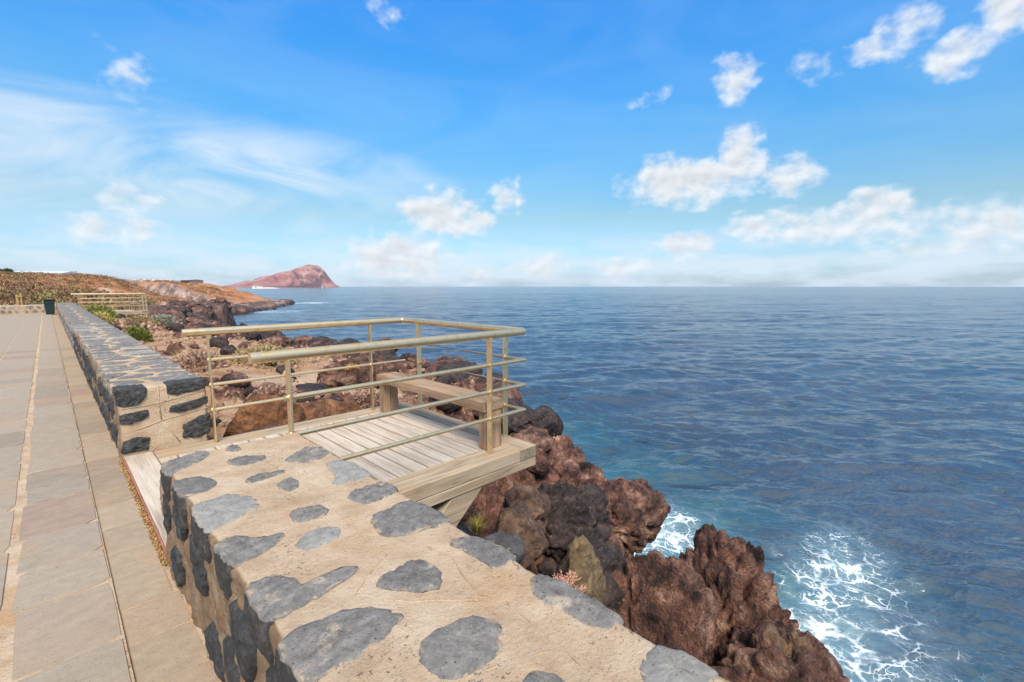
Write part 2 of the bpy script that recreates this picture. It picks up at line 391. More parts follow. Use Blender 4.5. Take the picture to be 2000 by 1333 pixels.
def mat_terrain():
    m, t, b = newmat('coast_ground'); p = wpos(t)
    at = lambda n: t.node('ShaderNodeAttribute', dict(attribute_name=n)).outputs['Fac']
    rock, pale, far = at('rock'), at('pale'), at('far')
    lv, n = lava_colour(t, p); lf, _ = lava_colour(t, p, .22)
    lv = t.mix(far, lv, t.mix(.5, lf, (.075, .065, .066)))
    sand = t.ramp(t.noise(p, 1.7, 8, .65), [(.3, (.42, .205, .095)), (.5, (.62, .365, .20)), (.72, (.76, .54, .36))])
    sand = t.mix(t.ss(t.noise(p, 24, 5, .7), .57, .67, 0., .6), sand, (.17, .085, .05))
    soil = t.ramp(t.noise(p, .16, 8, .66), [(.3, (.25, .09, .04)), (.5, (.46, .195, .08)), (.7, (.60, .31, .15))])
    sand = t.mix(far, sand, soil)
    sand = t.mix(t.m('MULTIPLY', pale, .7), sand, (.74, .53, .37))
    rk = t.ss(t.m('ADD', rock, t.m('MULTIPLY', t.m('SUBTRACT', t.noise(p, 1.5, 6, .65), .5), .9)), .42, .58)
    c = t.mix(rk, sand, lv)
    cl = at('cliff')
    cf = t.ramp(t.noise(t.mapping(p, (1, 1, .3)), .55, 6, .72), [(.34, (.07, .05, .05)), (.47, (.21, .14, .115)), (.57, (.40, .29, .23)), (.70, (.60, .50, .42))])
    c = t.mix(cl, c, cf)
    c = wet(t, b, p, c, .92)
    t.put(b.inputs['Base Color'], c)
    lava_bump(t, b, p, 1., .9); return m
def mat_sea():
    m, t, b = newmat('sea_water'); p = wpos(t)
    at = lambda n: t.node('ShaderNodeAttribute', dict(attribute_name=n)).outputs['Fac']
    sh, fo = at('shallow'), at('foam')
    c = t.mix(t.ss(t.noise(p, .09, 4, .55), .4, .65), (.028, .046, .066), (.044, .064, .086))
    c = t.mix(t.m('MULTIPLY', sh, t.ss(t.noise(p, .5, 4, .6), .28, .62)), c, (.030, .125, .135))
    pw = t.vm('ADD', p, t.vm('SCALE', t.noise(p, 1.1, 4, .6, out=1), .9))
    e1 = t.vor(pw, 1.7, 'DISTANCE_TO_EDGE'); e2 = t.vor(pw, 4.6, 'DISTANCE_TO_EDGE')
    patch = t.m('ADD', fo, t.m('MULTIPLY', t.m('SUBTRACT', t.noise(p, .55, 5, .6), .5), .9))
    w1 = t.m('ADD', .005, t.m('MULTIPLY', t.ss(patch, .15, .9), .13))
    lace = t.m('MAXIMUM', t.ss(t.m('DIVIDE', e1, w1), 1., .35), t.m('MULTIPLY', t.ss(t.m('DIVIDE', e2, t.m('MULTIPLY', w1, .8)), 1., .3), .85))
    lace = t.m('MULTIPLY', lace, t.m('MULTIPLY', t.ss(patch, .18, .5), t.ss(t.noise(p, 2.2, 4, .6), .36, .58)))
    solid = t.ss(t.m('ADD', patch, t.m('MULTIPLY', t.m('SUBTRACT', t.noise(p, 7, 5, .7), .5), 1.1)), .66, 1.05)
    milk = t.m('MULTIPLY', t.ss(t.m('ADD', patch, t.m('MULTIPLY', t.m('SUBTRACT', t.noise(p, 3, 4, .6), .5), .5)), .1, .9), .6)
    foam = t.m('MULTIPLY', t.m('MAXIMUM', lace, solid), t.ss(fo, .03, .16))
    c = t.mix(milk, c, (.30, .44, .46))
    c = t.mix(t.m('MULTIPLY', foam, .92), c, (.72, .76, .77))
    t.put(b.inputs['Base Color'], c)
    t.put(b.inputs['Roughness'], t.m('ADD', .16, t.m('MULTIPLY', foam, .6)))
    b.inputs['IOR'].default_value = 1.7; b.inputs['Specular IOR Level'].default_value = .5
    pr = t.mapping(p, (1, 1, 1), (0, 0, R(38))); pr2 = t.mapping(p, (1, 1, 1), (0, 0, R(58)))
    rid = lambda n: t.m('SUBTRACT', 1., t.m('ABSOLUTE', t.m('SUBTRACT', t.m('MULTIPLY', n, 2.), 1.)))
    h1 = rid(t.noise(t.mapping(pr, (.5, 1, 1)), .42, 5, .62, .25)); h2 = rid(t.noise(t.mapping(pr2, (.55, 1, 1)), 1.5, 4, .62, .25))
    h3 = rid(t.noise(t.mapping(pr, (.4, 1, 1)), .16, 4, .6, .25))
    h = t.m('ADD', t.m('MULTIPLY', t.m('POWER', h1, 2.), 1.), t.m('ADD', t.m('MULTIPLY', t.m('POWER', h2, 1.6), .30), t.m('MULTIPLY', t.m('POWER', h3, 4.), 2.2)))
    h = t.m('ADD', h, t.m('MULTIPLY', foam, .08))
    t.l.new(t.node('ShaderNodeBump', Height=h, Strength=1., Distance=t.m('MULTIPLY', at('chop'), .2)).outputs[0], b.inputs['Normal']); return m
def mat_plain(name, col, rough=.8, var=.25, scale=8, metal=0):
    m, t, b = newmat(name); p = co(t)
    n = t.noise(p, scale, 5, .6)
    lo = tuple(v * (1 - var) for v in col); hi = tuple(min(1, v * (1 + var)) for v in col)
    t.put(b.inputs['Base Color'], t.ramp(n, [(.3, lo), (.7, hi)])); b.inputs['Roughness'].default_value = rough
    b.inputs['Metallic'].default_value = metal
    bump(t, b, n, .2, .01); return m
def mat_leaf(name, a, bb):
    m, t, b = newmat(name)
    g = t.node('ShaderNodeNewGeometry').outputs['Random Per Island']
    t.put(b.inputs['Base Color'], t.mix(g, a, bb)); b.inputs['Roughness'].default_value = .7
    b.inputs['Subsurface Weight'].default_value = 0
    return m
def mat_mountain():
    m, t, b = newmat('red_mountain'); p = wpos(t)
    n = t.noise(t.mapping(p, (1, 1, 1.6)), .011, 8, .62)
    c = t.ramp(n, [(.3, (.25, .105, .10)), (.5, (.42, .21, .185)), (.7, (.58, .36, .31))])
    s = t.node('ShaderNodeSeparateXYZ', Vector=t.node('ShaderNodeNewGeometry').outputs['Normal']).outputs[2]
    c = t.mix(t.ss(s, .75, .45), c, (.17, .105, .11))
    t.put(b.inputs['Base Color'], c); b.inputs['Roughness'].default_value = .95
    bump(t, b, t.noise(t.mapping(p, (1, 1, .5)), .035, 7, .72), 1., 22.); return m

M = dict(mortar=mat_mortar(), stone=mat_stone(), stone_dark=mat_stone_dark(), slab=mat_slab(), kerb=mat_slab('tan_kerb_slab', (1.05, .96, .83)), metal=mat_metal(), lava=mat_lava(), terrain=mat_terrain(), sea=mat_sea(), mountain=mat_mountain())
DK = [(.36, .27, .19), (.52, .415, .31), (.63, .53, .42), (.52, .385, .26)]
FR = [(.24, .165, .10), (.41, .305, .195), (.53, .415, .285), (.44, .27, .135)]
BN = [(.17, .095, .05), (.36, .225, .13), (.50, .35, .22), (.46, .215, .08)]
M['deck'] = mat_wood('deck_wood', DK, 1)
M['frame_x'] = mat_wood('frame_wood_across', FR, 0); M['frame_y'] = mat_wood('frame_wood_along', FR, 1)
M['bench_y'] = mat_wood('bench_wood', BN, 1); M['bench_z'] = mat_wood('bench_leg_wood', BN, 2)
M['endgrain'] = mat_plain('end_grain', (.25, .19, .12), .8, .35, 30)
M['redwood'] = mat_plain('reddish_board_edge', (.33, .13, .08), .8, .3, 12)
M['b_orange'] = mat_boulder('orange_boulder', (.085, .035, .018), (.21, .09, .038), (.36, .17, .075))
M['b_brown'] = mat_boulder('brown_boulder', (.07, .038, .025), (.15, .085, .055), (.27, .165, .10))
M['b_yellow'] = mat_boulder('ochre_boulder', (.10, .065, .035), (.20, .135, .07), (.30, .21, .11))
M['b_grey'] = mat_boulder('grey_boulder', (.04, .038, .038), (.085, .08, .08), (.15, .14, .138))
M['b_dark'] = mat_boulder('dark_lava_boulder', (.018, .013, .013), (.05, .034, .030), (.12, .082, .068))
M['gravel'] = mat_boulder('gravel', (.20, .10, .055), (.40, .23, .135), (.62, .43, .29))

# ------------------------------------------------------------------ terrain
SEA = -4.8
RIM = [(5.2, -60), (5.2, -9), (4.6, -3), (4.5, .3), (4.6, 1.9), (4.8, 3.2), (6.2, 3.9), (6.9, 4.3), (7.3, 5.0), (7.4, 6.4), (8.5, 8.2), (9.8, 10.4), (10.6, 13), (10.8, 16),
       (10.8, 19), (9.8, 22), (8.6, 24), (8.0, 28), (8.2, 33), (8.6, 41), (10.5, 54), (14, 69), (20, 82), (18.5, 92), (24, 110), (41, 133), (55, 160), (66, 182), (58, 204), (20, 290), (-120, 520)]
LAND = RIM + [(-900, 520), (-900, -60)]
CLIFF = [(13, 160), (19, 150), (28, 140), (39, 130), (48, 142), (55, 166), (46, 205)]
PLAT = CLIFF + [(-60, 330), (-60, 190)]
TRAIL = [(8.2, 120), (9.2, 100), (11.5, 86), (13, 80), (10, 70)]
def ground(P):
    X, Y = P[:, 0], P[:, 1]; n = len(P)
    P3 = np.c_[X, Y, np.zeros(n)]
    wob = np.c_[fbm(P3 * .35, 3, 11), fbm(P3 * .35, 3, 23)] * np.clip(.6 + np.hypot(X, Y) * .012, .6, 4)[:, None]
    Q = P + wob
    sd = pl_dist(Q, RIM) * np.where(inside(Q, LAND), 1, -1)
    zin = np.where(Y < 40, -.42, 0)
    zin = -1.15 + (.73 + .1) * sst(Y, 4.4, 7.4)
    hill = 4.4 * np.clip((Y - 38) / 112, 0, 1.0) ** .95 + .35 * fbm(P3 * .045, 4, 5) * sst(Y, 44, 80) - .028 * np.clip(X + 7, 0, 60)
    lowg = -.5 + .25 * fbm(P3 * .06, 3, 9)
    hl = hill + (np.minimum(lowg, hill) - hill) * sst(X, 9, 22)
    sc = pl_dist(Q, CLIFF) * np.where(inside(Q, PLAT), 1, -1)
    topz = 2.7 + .3 * fbm(P3 * .05, 3, 31)
    st = sst(sc + 1.1 * (worley(P3 / 2.2, 35, False)[0] - .5), -.9, .7)
    hl = hl + (np.maximum(topz, hl) - hl) * st
    zin = zin + (hl - zin) * sst(Y, 36, 48)
    zin = np.where((X < .9) & (Y < 38.2), -.45, zin)
    zin = np.where((X < -6) & (Y < 60), np.maximum(zin, -.12), zin)
    W = 7 + 22 * sst(Y, 40, 110)
    zr = -1.7 - .45 * sst(Y, 9, 5) - .4 * sst(Y, 4.2, 2.2) + .35 * fbm(P3 * .23, 3, 3)
    zr = zr + (-3.9 + .5 * fbm(P3 * .1, 3, 4) - zr) * sst(Y, 88, 112)
    k = np.clip(sd / W, 0, 1); k = k * k * (3 - 2 * k)
    z = zr + (zin - zr) * k
    z = np.where(sd < 0, zr + sd * 2.6, z)
    z = np.maximum(z, -8.5)
    z = z - 3.2 * np.exp(-(((X - 6.1) / .95) ** 2 + ((Y - 3.0) / .42) ** 2)) - 2.2 * np.exp(-(((X - 7.6) / .8) ** 2 + ((Y - 2.9) / .8) ** 2))
    rr = np.hypot(X, Y)
    rock = sst(sd, 6.0 + 2.0 * fbm(P3 * .3, 3, 41) + 5 * sst(Y, 30, 60), 1.2)
    rock = np.maximum(rock, sst(Y, 6.6, 5.4) * (X > 1) * sst(sd, 9, 6))
    patchy = sst(fbm(P3 * .33, 4, 61), .17, .42) * .8 * (Y > 7)
    rock = np.maximum(rock, patchy * sst(Y, 90, 40))
    rock = np.where((X < 1.) & (Y < 40), 0, rock)
    far = sst(rr, 32, 62)
    Pn = P3 + np.c_[.14 * fbm(P3 * 2.1, 3, 301), .14 * fbm(P3 * 2.1, 3, 303), np.zeros(n)]
    f1, f2, i1 = worley(Pn / 1.25 + 3.3, 1, False); g1, g2, i2 = worley(Pn / .5, 5, False); h1, h2, i3 = worley(Pn / .19, 9, False)
    near_h = .42 * (np.sqrt(np.clip(1 - f1 ** 2, 0, 1)) - .55) + .42 * (i1 - .5) - .2 * np.exp(-(f2 - f1) / .06) + .16 * (np.sqrt(np.clip(1 - g1 ** 2, 0, 1)) - .5) + .24 * (i2 - .5) - .13 * np.exp(-(g2 - g1) / .07) \
        + .06 * (np.sqrt(np.clip(1 - h1 ** 2, 0, 1)) - .5) + .11 * (i3 - .5) + .18 * fbm(P3 * 3.1, 4, 77)
    F1, F2, I1 = worley(P3 / 4.6 + 1.7, 21, False); G1, G2, I2 = worley(P3 / 1.7, 25, False)
    far_h = 1.15 * (np.sqrt(np.clip(1 - F1 ** 2, 0, 1)) - .6 + .7 * (I1 - .5)) + .55 * (np.sqrt(np.clip(1 - G1 ** 2, 0, 1)) - .5 + .8 * (I2 - .5))
    z = z + rock * (near_h * (1 - far) + far_h * far * .85)
    z = z + (1 - rock) * (.05 * fbm(P3 * 1.7, 4, 88) + .10 * fbm(P3 * .5, 3, 89)) * ((X > 1) | (Y > 39))
    cl = np.exp(-(sc / 2.0) ** 2) * (X > 11) * (Y > 120)
    z = z + cl * (1.5 * (worley(P3 / 3.2, 33, False)[0] - .5))
    # nothing may poke through the path or the deck
    lim = np.where((X < 1.2) & (Y < 38.3), -.3, 99.); z = np.minimum(z, lim)
    u = ((X > .2) & (X < 3.75) & (Y > 2.7) & (Y < 5.9)); z = np.where(u, np.minimum(z, -.42), z)
    u = ((X > .2) & (X < 5.4) & (Y > 39.6) & (Y < 43.2)); z = np.where(u, np.minimum(z, -.42), z)
    tr = sst(pl_dist(P, TRAIL), 1.5, .6)
    pale = np.maximum(tr, .8 * sst(fbm(P3 * .21, 4, 91), .15, .4) * sst(Y, 40, 25) * (X > 1))
    return z, rock * (1 - tr), np.clip(pale, 0, 1), far, np.clip(cl * 1.5, 0, 1), sd
def angles(lo, hi, step, coarse):
    return np.r_[np.arange(-180, lo, coarse), np.arange(lo, hi, step), np.arange(hi, 180, coarse), 180.]
def polar(az, rad):
    A, Rr = np.meshgrid(np.radians(az), rad); return np.c_[(np.sin(A) * Rr).ravel(), (np.cos(A) * Rr).ravel()]
def gridf(nr, na):
    i = np.arange(nr - 1)[:, None] * na + np.arange(na - 1)[None, :]
    return np.stack([i, i + na, i + na + 1, i + 1], -1).reshape(-1, 4)
def geo(a, b, g): return a * g ** np.arange(int(math.log(b / a) / math.log(g)) + 1)
def attrs(me, **kw):
    for k, v in kw.items():
        at = me.attributes.new(k, 'FLOAT', 'POINT'); at.data.foreach_set('value', v.astype(np.float32))
def build_terrain():
    az = angles(-8, 96, .18, 2.5); rad = np.r_[geo(1.2, 16, 1.0085), geo(16.1, 560, 1.0125)]
    P = polar(az, rad); z, rock, pale, far, cl, sd = ground(P)
    V = np.c_[P, z]
    am = rock * (.16 + .5 * far) * (np.hypot(P[:, 0], P[:, 1]) > 2.6)
    dx = fbm(V * 1.5, 4, 201) * am; dy = fbm(V * 1.5, 4, 211) * am
    keep_clear = (P[:, 0] < 4.2) & (P[:, 1] < 6.2)
    V[:, 0] += np.where(keep_clear, 0, dx); V[:, 1] += np.where(keep_clear, 0, dy)
    F = gridf(len(rad), len(az))
    F = F[(V[F, 2].max(1) > -7.5)]
    o = obj('terrain', mesh(V, F, M['terrain'], True), kind='structure')
    attrs(o.data, rock=rock, pale=pale, far=far, cliff=cl)
build_terrain()

def build_sea():
    az = angles(2, 97, .15, 3.); rad = np.r_[geo(6.0, 60, 1.0068), geo(60.6, 420, 1.012), geo(430, 9000, 1.05)]
    P = polar(az, rad); n = len(P); r = np.hypot(P[:, 0], P[:, 1])
    sp = np.maximum(r * .0075, .02)
    z = np.zeros(n)
    g = np.random.default_rng(5)
    for k in range(54):
        lam = 28 * (0.5 / 28) ** (k / 53.)
        th = R(50 + g.normal(0, 27)); a = .0085 * lam ** .62 * g.uniform(.6, 1.3) * (1.5 if .7 < lam < 5.5 else .9)
        kk = 2 * math.pi / lam
        ph = kk * (P[:, 0] * math.sin(th) + P[:, 1] * math.cos(th)) + g.uniform(0, 6.28)
        ph = ph + .6 * np.sin(ph * .31 + k); s = np.sin(ph + .85 * np.cos(ph))
        grp = .6 + .4 * np.sin(ph * .11 + 1.7 * k)
        z += a * grp * s * np.clip(lam / (3.0 * sp) - .6, 0, 1)
    P3 = np.c_[P, np.zeros(n)]
    m = r < 500
    sd = np.full(n, -99.)
    Q = P[m]
    sd[m] = pl_dist(Q, RIM) * np.where(inside(Q, LAND), 1, -1)
    off = -sd
    foam = np.clip(1.1 - (off - 1.0) / 1.8, 0, 1.0) * (.55 + .45 * sst(P[:, 1], 8, 5)) * sst(P[:, 1], 120, 60)
    fb = np.exp(-(((P[:, 0] - 9.2) / 2.2) ** 2 + ((P[:, 1] - .95) / 1.6) ** 2)) * .6
    fb += np.exp(-(((P[:, 0] - 10.4) / 1.8) ** 2 + ((P[:, 1] - 5.2) / 1.0) ** 2)) * .75
    fb += np.exp(-(((P[:, 0] - 12.3) / 2.6) ** 2 + ((P[:, 1] - 1.7) / 1.2) ** 2)) * .35
    fb += np.exp(-(((P[:, 0] - 70) / 7) ** 2 + ((P[:, 1] - 176) / 7) ** 2)) * .8
    fb += np.exp(-(((P[:, 0] - 40) / 9) ** 2 + ((P[:, 1] - 122) / 9) ** 2)) * .5
    foam = np.maximum(foam, fb)
    sh = np.clip(1 - (off - 1) / 7, 0, 1) * sst(P[:, 1], 40, 14)
    z *= np.clip((off + 2) / 6, .35, 1)
    V = np.c_[P, SEA + z]
    F = gridf(len(rad), len(az)); F = F[sd[F].max(1) < 6]
    o = obj('sea', mesh(V, F, M['sea'], True), kind='structure')
    attrs(o.data, foam=foam, shallow=sh, chop=.50 - .08 * np.exp(-r / 45.))
build_sea()

def build_mountain():
    f, ce = 905., (996., 2680.)
    rt = np.array([.7071, -.7071]); fw = np.array([.7071, .7071]); D = 2600.
    prof = [(455, 561.2), (475, 558.5), (490, 553), (505, 546.5), (520, 541), (550, 532.5), (580, 525), (600, 518.5), (612, 516.5), (622, 517.5), (630, 522), (637, 529), (643, 538), (650, 548), (658, 557), (664, 561.5), (672, 566)]
    px = np.array([p[0] for p in prof]); py = np.array([p[1] for p in prof])
    lat = (px - 1000) / f * D; hh = 1.6 + (559.5 - py) / f * D
    u = np.linspace(lat[0], lat[-1], 220); v = np.linspace(-330, 330, 120)
    U, Vv = np.meshgrid(u, v); hgt = np.interp(U, lat, hh)
    wdt = 300 - 225 * sst(U, lat[5], lat[13])
    ridge = np.clip(1 - (np.abs(Vv) / wdt) ** 1.5, 0, 1) ** .9
    XY = np.c_[(U.ravel()[:, None] * rt + (D + Vv.ravel())[:, None] * fw)]
    P3 = np.c_[XY, np.zeros(len(XY))]
    er = fbm(P3 / 90., 5, 3); er2 = np.abs(fbm(P3 / 55., 4, 8))
    h = (hgt * ridge).ravel(); h = h * (1 + .13 * er) - 30 * er2 * np.clip(h / 60, 0, 1) * (np.abs(Vv.ravel()) > 20)
    Z = np.where(hgt.ravel() * ridge.ravel() < 2, -12, h - 4.)
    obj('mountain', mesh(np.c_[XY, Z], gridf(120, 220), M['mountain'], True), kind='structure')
    # pale beach spit before its left foot
    u = np.linspace(-1, 1, 40); v = np.linspace(-1, 1, 12); U, W = np.meshgrid(u, v)
    XY = ((U.ravel() * 34 - 690 + 0.)[:, None] * rt + (1310 + W.ravel() * 40)[:, None] * fw)
    P3 = np.c_[XY, np.zeros(len(XY))]
    Z = SEA - 1 + np.clip(1 - (U.ravel() ** 2) ** 1.2, 0, 1) * np.clip(1 - W.ravel() ** 2, 0, 1) * 4.6 * (1 + .25 * fbm(P3 / 14, 3, 2))
    obj('beach', mesh(np.c_[XY, Z], gridf(12, 40), mat_plain('pale_sand', (.62, .54, .44), .9, .15, .1), True), kind='structure')
build_mountain()

# ------------------------------------------------------------------ promenade: path, gutter
def resample(poly, n, seed, jit=.0, smooth=1):
    P = np.array(poly, float)
    for _ in range(smooth):
        Q = np.roll(P, -1, 0); P = np.stack([P * .75 + Q * .25, P * .25 + Q * .75], 1).reshape(-1, 2)
    d = np.r_[0, np.cumsum(np.hypot(*(np.roll(P, -1, 0) - P).T))]
    s = np.linspace(0, d[-1], n, endpoint=False); C = np.vstack([P, P[:1]])
    P = np.c_[np.interp(s, d, C[:, 0]), np.interp(s, d, C[:, 1])]
    if jit:
        c = P.mean(0); g = np.random.default_rng(seed)
        sz = np.sqrt(abs(area(P)))
        P = P + (vn := g.normal(0, 1, (n, 2)) * .5 + np.roll(g.normal(0, 1, (n, 2)), 1, 0) * .5) * jit * sz
    return P
def area(P): x, y = P[:, 0], P[:, 1]; return .5 * np.sum(x * np.roll(y, -1) - y * np.roll(x, -1))
RIMV = {}
def stone_geo(poly, O, u, v, n, rings, npt, seed, jit=.02, rough=.003, smooth=1, tl=.010):
    P = resample(poly, npt, seed, jit, smooth)
    if area(P) < 0: P = P[::-1]
    if np.dot(np.cross(u, v), n) < 0: P = P[::-1]
    c = P.mean(0); g = np.random.default_rng(seed + 5)
    V = []; tilt = g.normal(0, tl, 2)
    for s, h in rings:
        q = c + (P - c) * s
        hh = h + (g.normal(0, rough, npt) + (q - c) @ tilt * (h > -.01))
        V.append(np.array(O) + q[:, :1] * np.array(u) + q[:, 1:] * np.array(v) + hh[:, None] * np.array(n))
    V.append((np.array(O) + c[0] * np.array(u) + c[1] * np.array(v) + rings[-1][1] * np.array(n))[None])
    F = []
    for i in range(len(rings) - 1):
        for j in range(npt): F.append((i * npt + j, i * npt + (j + 1) % npt, (i + 1) * npt + (j + 1) % npt, (i + 1) * npt + j))
    k = len(rings) * npt
    for j in range(npt): F.append(((len(rings) - 1) * npt + j, (len(rings) - 1) * npt + (j + 1) % npt, k))
    return np.vstack(V), F
XU, YU, ZU = (1, 0, 0), (0, 1, 0), (0, 0, 1)

def build_path():
    base = empty('path', (-2, 10, 0), kind='structure')
    # bed of mortar under the slabs
    bed = MB(); bed.box((-6.5, -10, -.30), (.125, 38.6, -.006), 0); bed.part('mortar_bed', M['mortar'], base)
    g = random.Random(3); V2, F2 = [], []; cnt = 0
    edges = [.122, -.262, -.83, -1.36, -1.95, -2.5, -3.1, -3.7, -4.4, -5.1, -5.8, -6.5]
    known = [2.05, 2.656, 3.23, 3.674, 4.159, 4.839, 5.19]
    rings = [(1, -.10), (1, -.004), (.988, .0), (.6, .001)]
    for ci in range(len(edges) - 1):
        x1, x0 = edges[ci], edges[ci + 1]
        ys = []; y = -10
        if ci == 0:
            while y < 1.6: ys.append(y); y += g.uniform(.42, .62)
            ys += known; y = 5.19 + .45
        while y < 38.6: ys.append(y); y += g.uniform(.36, .66) * (1.25 if ci == 1 else 1)
        ys[-1] = 38.58
        for a, b in zip(ys[:-1], ys[1:]):
            gx = .009 if ci not in (0, 1) else .022; gy = .005
            j = lambda s=.012: g.uniform(-s, s)
            xr = x1 - (.003 if ci == 0 else .03 if ci == 1 else gx); xl = x0 + (.02 if ci == 0 else .009)
            poly = [(xl + j(), a + gy + j()), ((xl + xr) / 2, a + gy + j(.008)), (xr + j(.004), a + gy + j()), (xr + j(.004), b - gy + j()), ((xl + xr) / 2, b - gy + j(.008)), (xl + j(), b - gy + j())]
            dz = g.uniform(-.002, .002)
            P = []
            for q0, q1 in zip(poly, poly[1:] + poly[:1]): P += [q0, ((q0[0] * .97 + q1[0] * .03), (q0[1] * .97 + q1[1] * .03)), ((q0[0] * .5 + q1[0] * .5) + j(.004), (q0[1] * .5 + q1[1] * .5) + j(.004)), ((q0[0] * .03 + q1[0] * .97), (q0[1] * .03 + q1[1] * .97))]
            Vs, Fs = stone_geo(P, (0, 0, dz), XU, YU, ZU, rings, 20, cnt, 0, .0006, 0, .0018)
            if a > -.6 and b < 17 and ci < 5 and x1 > -.15 * b - .45:
                part('slab', Vs, Fs, M['slab'], base); cnt += 1
            else:
                k = sum(len(v) for v in V2); V2.append(Vs); F2 += [tuple(i + k for i in f) for f in Fs]
    part('slab_paving', np.vstack(V2), F2, M['slab'], base, kind='stuff')
    # gutter, a hand lower than the path
    gt = empty('gutter', (.25, 10, 0), kind='structure')
    bed = MB(); bed.box((.1255, -10, -.30), (.40, 38.6, -.023), 0); bed.part('mortar_bed', M['mortar'], gt)
    ys = [-10.]
    while ys[-1] < 1.8: ys.append(ys[-1] + g.uniform(.3, .42))
    ys += [2.25, 2.588, 2.91, 3.228, 3.608, 4.017, 4.448, 4.8, 5.3]
    while ys[-1] < 38.5: ys.append(ys[-1] + g.uniform(.36, .6))
    V2, F2, n2 = [], [], 0
    for a, b in zip(ys[:-1], ys[1:]):
        j = lambda s=.006: g.uniform(-s, s)
        xr = .345 if 3.1 < b < 5.55 else .372
        P = [(.128 + j(.002), a + .005 + j()), (.24, a + .004 + j()), (xr + j(), a + .005 + j()), (xr + j(.003), (a + b) / 2), (xr + j(), b - .005 + j()), (.24, b - .004 + j()), (.128 + j(.002), b - .005 + j()), (.130 + j(.002), (a + b) / 2)]
        Q = []
        for q0, q1 in zip(P, P[1:] + P[:1]): Q += [q0, (q0[0] * .93 + q1[0] * .07, q0[1] * .93 + q1[1] * .07), (q0[0] * .07 + q1[0] * .93, q0[1] * .07 + q1[1] * .93)]
        Vs, Fs = stone_geo(Q, (0, 0, -.019 + g.uniform(-.003, .003)), XU, YU, ZU, rings, 24, int(a * 50) + 999, 0, .0006, 0, .002)
        if -.5 < a < 17: part('slab', Vs, Fs, M['kerb'], gt)
        else: V2.append(Vs); F2 += [tuple(i + n2 for i in f) for f in Fs]; n2 += len(Vs)
    part('slab_paving', np.vstack(V2), F2, M['kerb'], gt, kind='stuff')
build_path()

# ------------------------------------------------------------------ stone walls
def mortar_box(a, b, step, amp, rad=.025, seed=0):
    a = np.array(a, float); b = np.array(b, float); V = []; F = []; n = 0
    def sheet(ax0, ax1, fixed, val, flip):
        nonlocal n
        c0 = np.linspace(a[ax0], b[ax0], max(2, int((b[ax0] - a[ax0]) / step) + 1)); c1 = np.linspace(a[ax1], b[ax1], max(2, int((b[ax1] - a[ax1]) / step) + 1))
        A, B = np.meshgrid(c0, c1); P = np.zeros((A.size, 3)); P[:, ax0] = A.ravel(); P[:, ax1] = B.ravel(); P[:, fixed] = val
        f = gridf(len(c1), len(c0)) + n
        V.append(P); F.append(f[:, ::-1] if flip else f); n += len(P)
    sheet(0, 1, 2, b[2], True); sheet(1, 2, 0, a[0], True); sheet(1, 2, 0, b[0], False); sheet(0, 2, 1, a[1], False); sheet(0, 2, 1, b[1], True)
    V = np.vstack(V); F = np.vstack(F)
    lo = a + rad; hi = b - rad; lo[2] = a[2] - 9
    q = np.clip(V, lo, hi); d = V - q; L = np.linalg.norm(d, axis=1)[:, None]
    nrm = d / np.maximum(L, 1e-6); V = q + nrm * np.minimum(L, rad)
    disp = amp * (fbm(V * 9, 4, seed) + .5 * fbm(V * 38, 2, seed + 9)) + amp * 1.1 * fbm(V * 2.2, 2, seed + 3)
    side = 1 + 2.6 * (np.abs(nrm[:, 0]) > .7)
    SIDE_BROWN['v'] = (np.abs(nrm[:, 0]) > .7) * 1.
    return V + nrm * (disp * side)[:, None], F
SIDE_BROWN = {}
def clip_cell(pts, i, box):
    x0, y0, x1, y1 = box; poly = [(x0, y0), (x1, y0), (x1, y1), (x0, y1)]
    px, py = pts[i]
    for k, (qx, qy) in enumerate(pts):
        if k == i or abs(qx - px) + abs(qy - py) > 1.6: continue
        mx, my, nx, ny = (px + qx) / 2, (py + qy) / 2, qx - px, qy - py
        out = []
        for a, b in zip(poly, poly[1:] + poly[:1]):
            da = (a[0] - mx) * nx + (a[1] - my) * ny; db = (b[0] - mx) * nx + (b[1] - my) * ny
            if da <= 0: out.append(a)
            if (da < 0 < db) or (db < 0 < da):
                t = da / (da - db); out.append((a[0] + (b[0] - a[0]) * t, a[1] + (b[1] - a[1]) * t))
        poly = out
        if len(poly) < 3: return None
    return poly
def cells(x0, x1, y0, y1, cx, cy, seed, jit=.36):
    g = random.Random(seed); nx = max(1, round((x1 - x0) / cx)); ny = max(1, round((y1 - y0) / cy)); pts = []
    for j in range(ny):
        for i in range(nx):
            pts.append((x0 + (i + .5 + g.uniform(-jit, jit) + (.25 if j % 2 else -.25) * (nx > 2)) * (x1 - x0) / nx, y0 + (j + .5 + g.uniform(-jit, jit)) * (y1 - y0) / ny))
    out = []
    for i, p in enumerate(pts):
        near = [q for q in pts if abs(q[0] - p[0]) < 1.2 and abs(q[1] - p[1]) < 1.2]
        c = clip_cell(near, near.index(p), (x0, y0, x1, y1))
        if c and len(c) >= 3: out.append(np.array(c))
    return out
def shrink(c, gap, g):
    m = c.mean(0); d = np.linalg.norm(c - m, axis=1); s = max(.25, 1 - gap / max(.02, d.mean()))
    return m + (c - m) * s * g.uniform(.82, 1.0)
RING_HI = [(.95, -.10), (1.0, -.05), (1.02, -.008), (.97, .0025), (.85, .0065), (.6, .009), (.3, .010)]
RING_LO = [(1.0, -.06), (1.0, -.006), (.86, .007)]

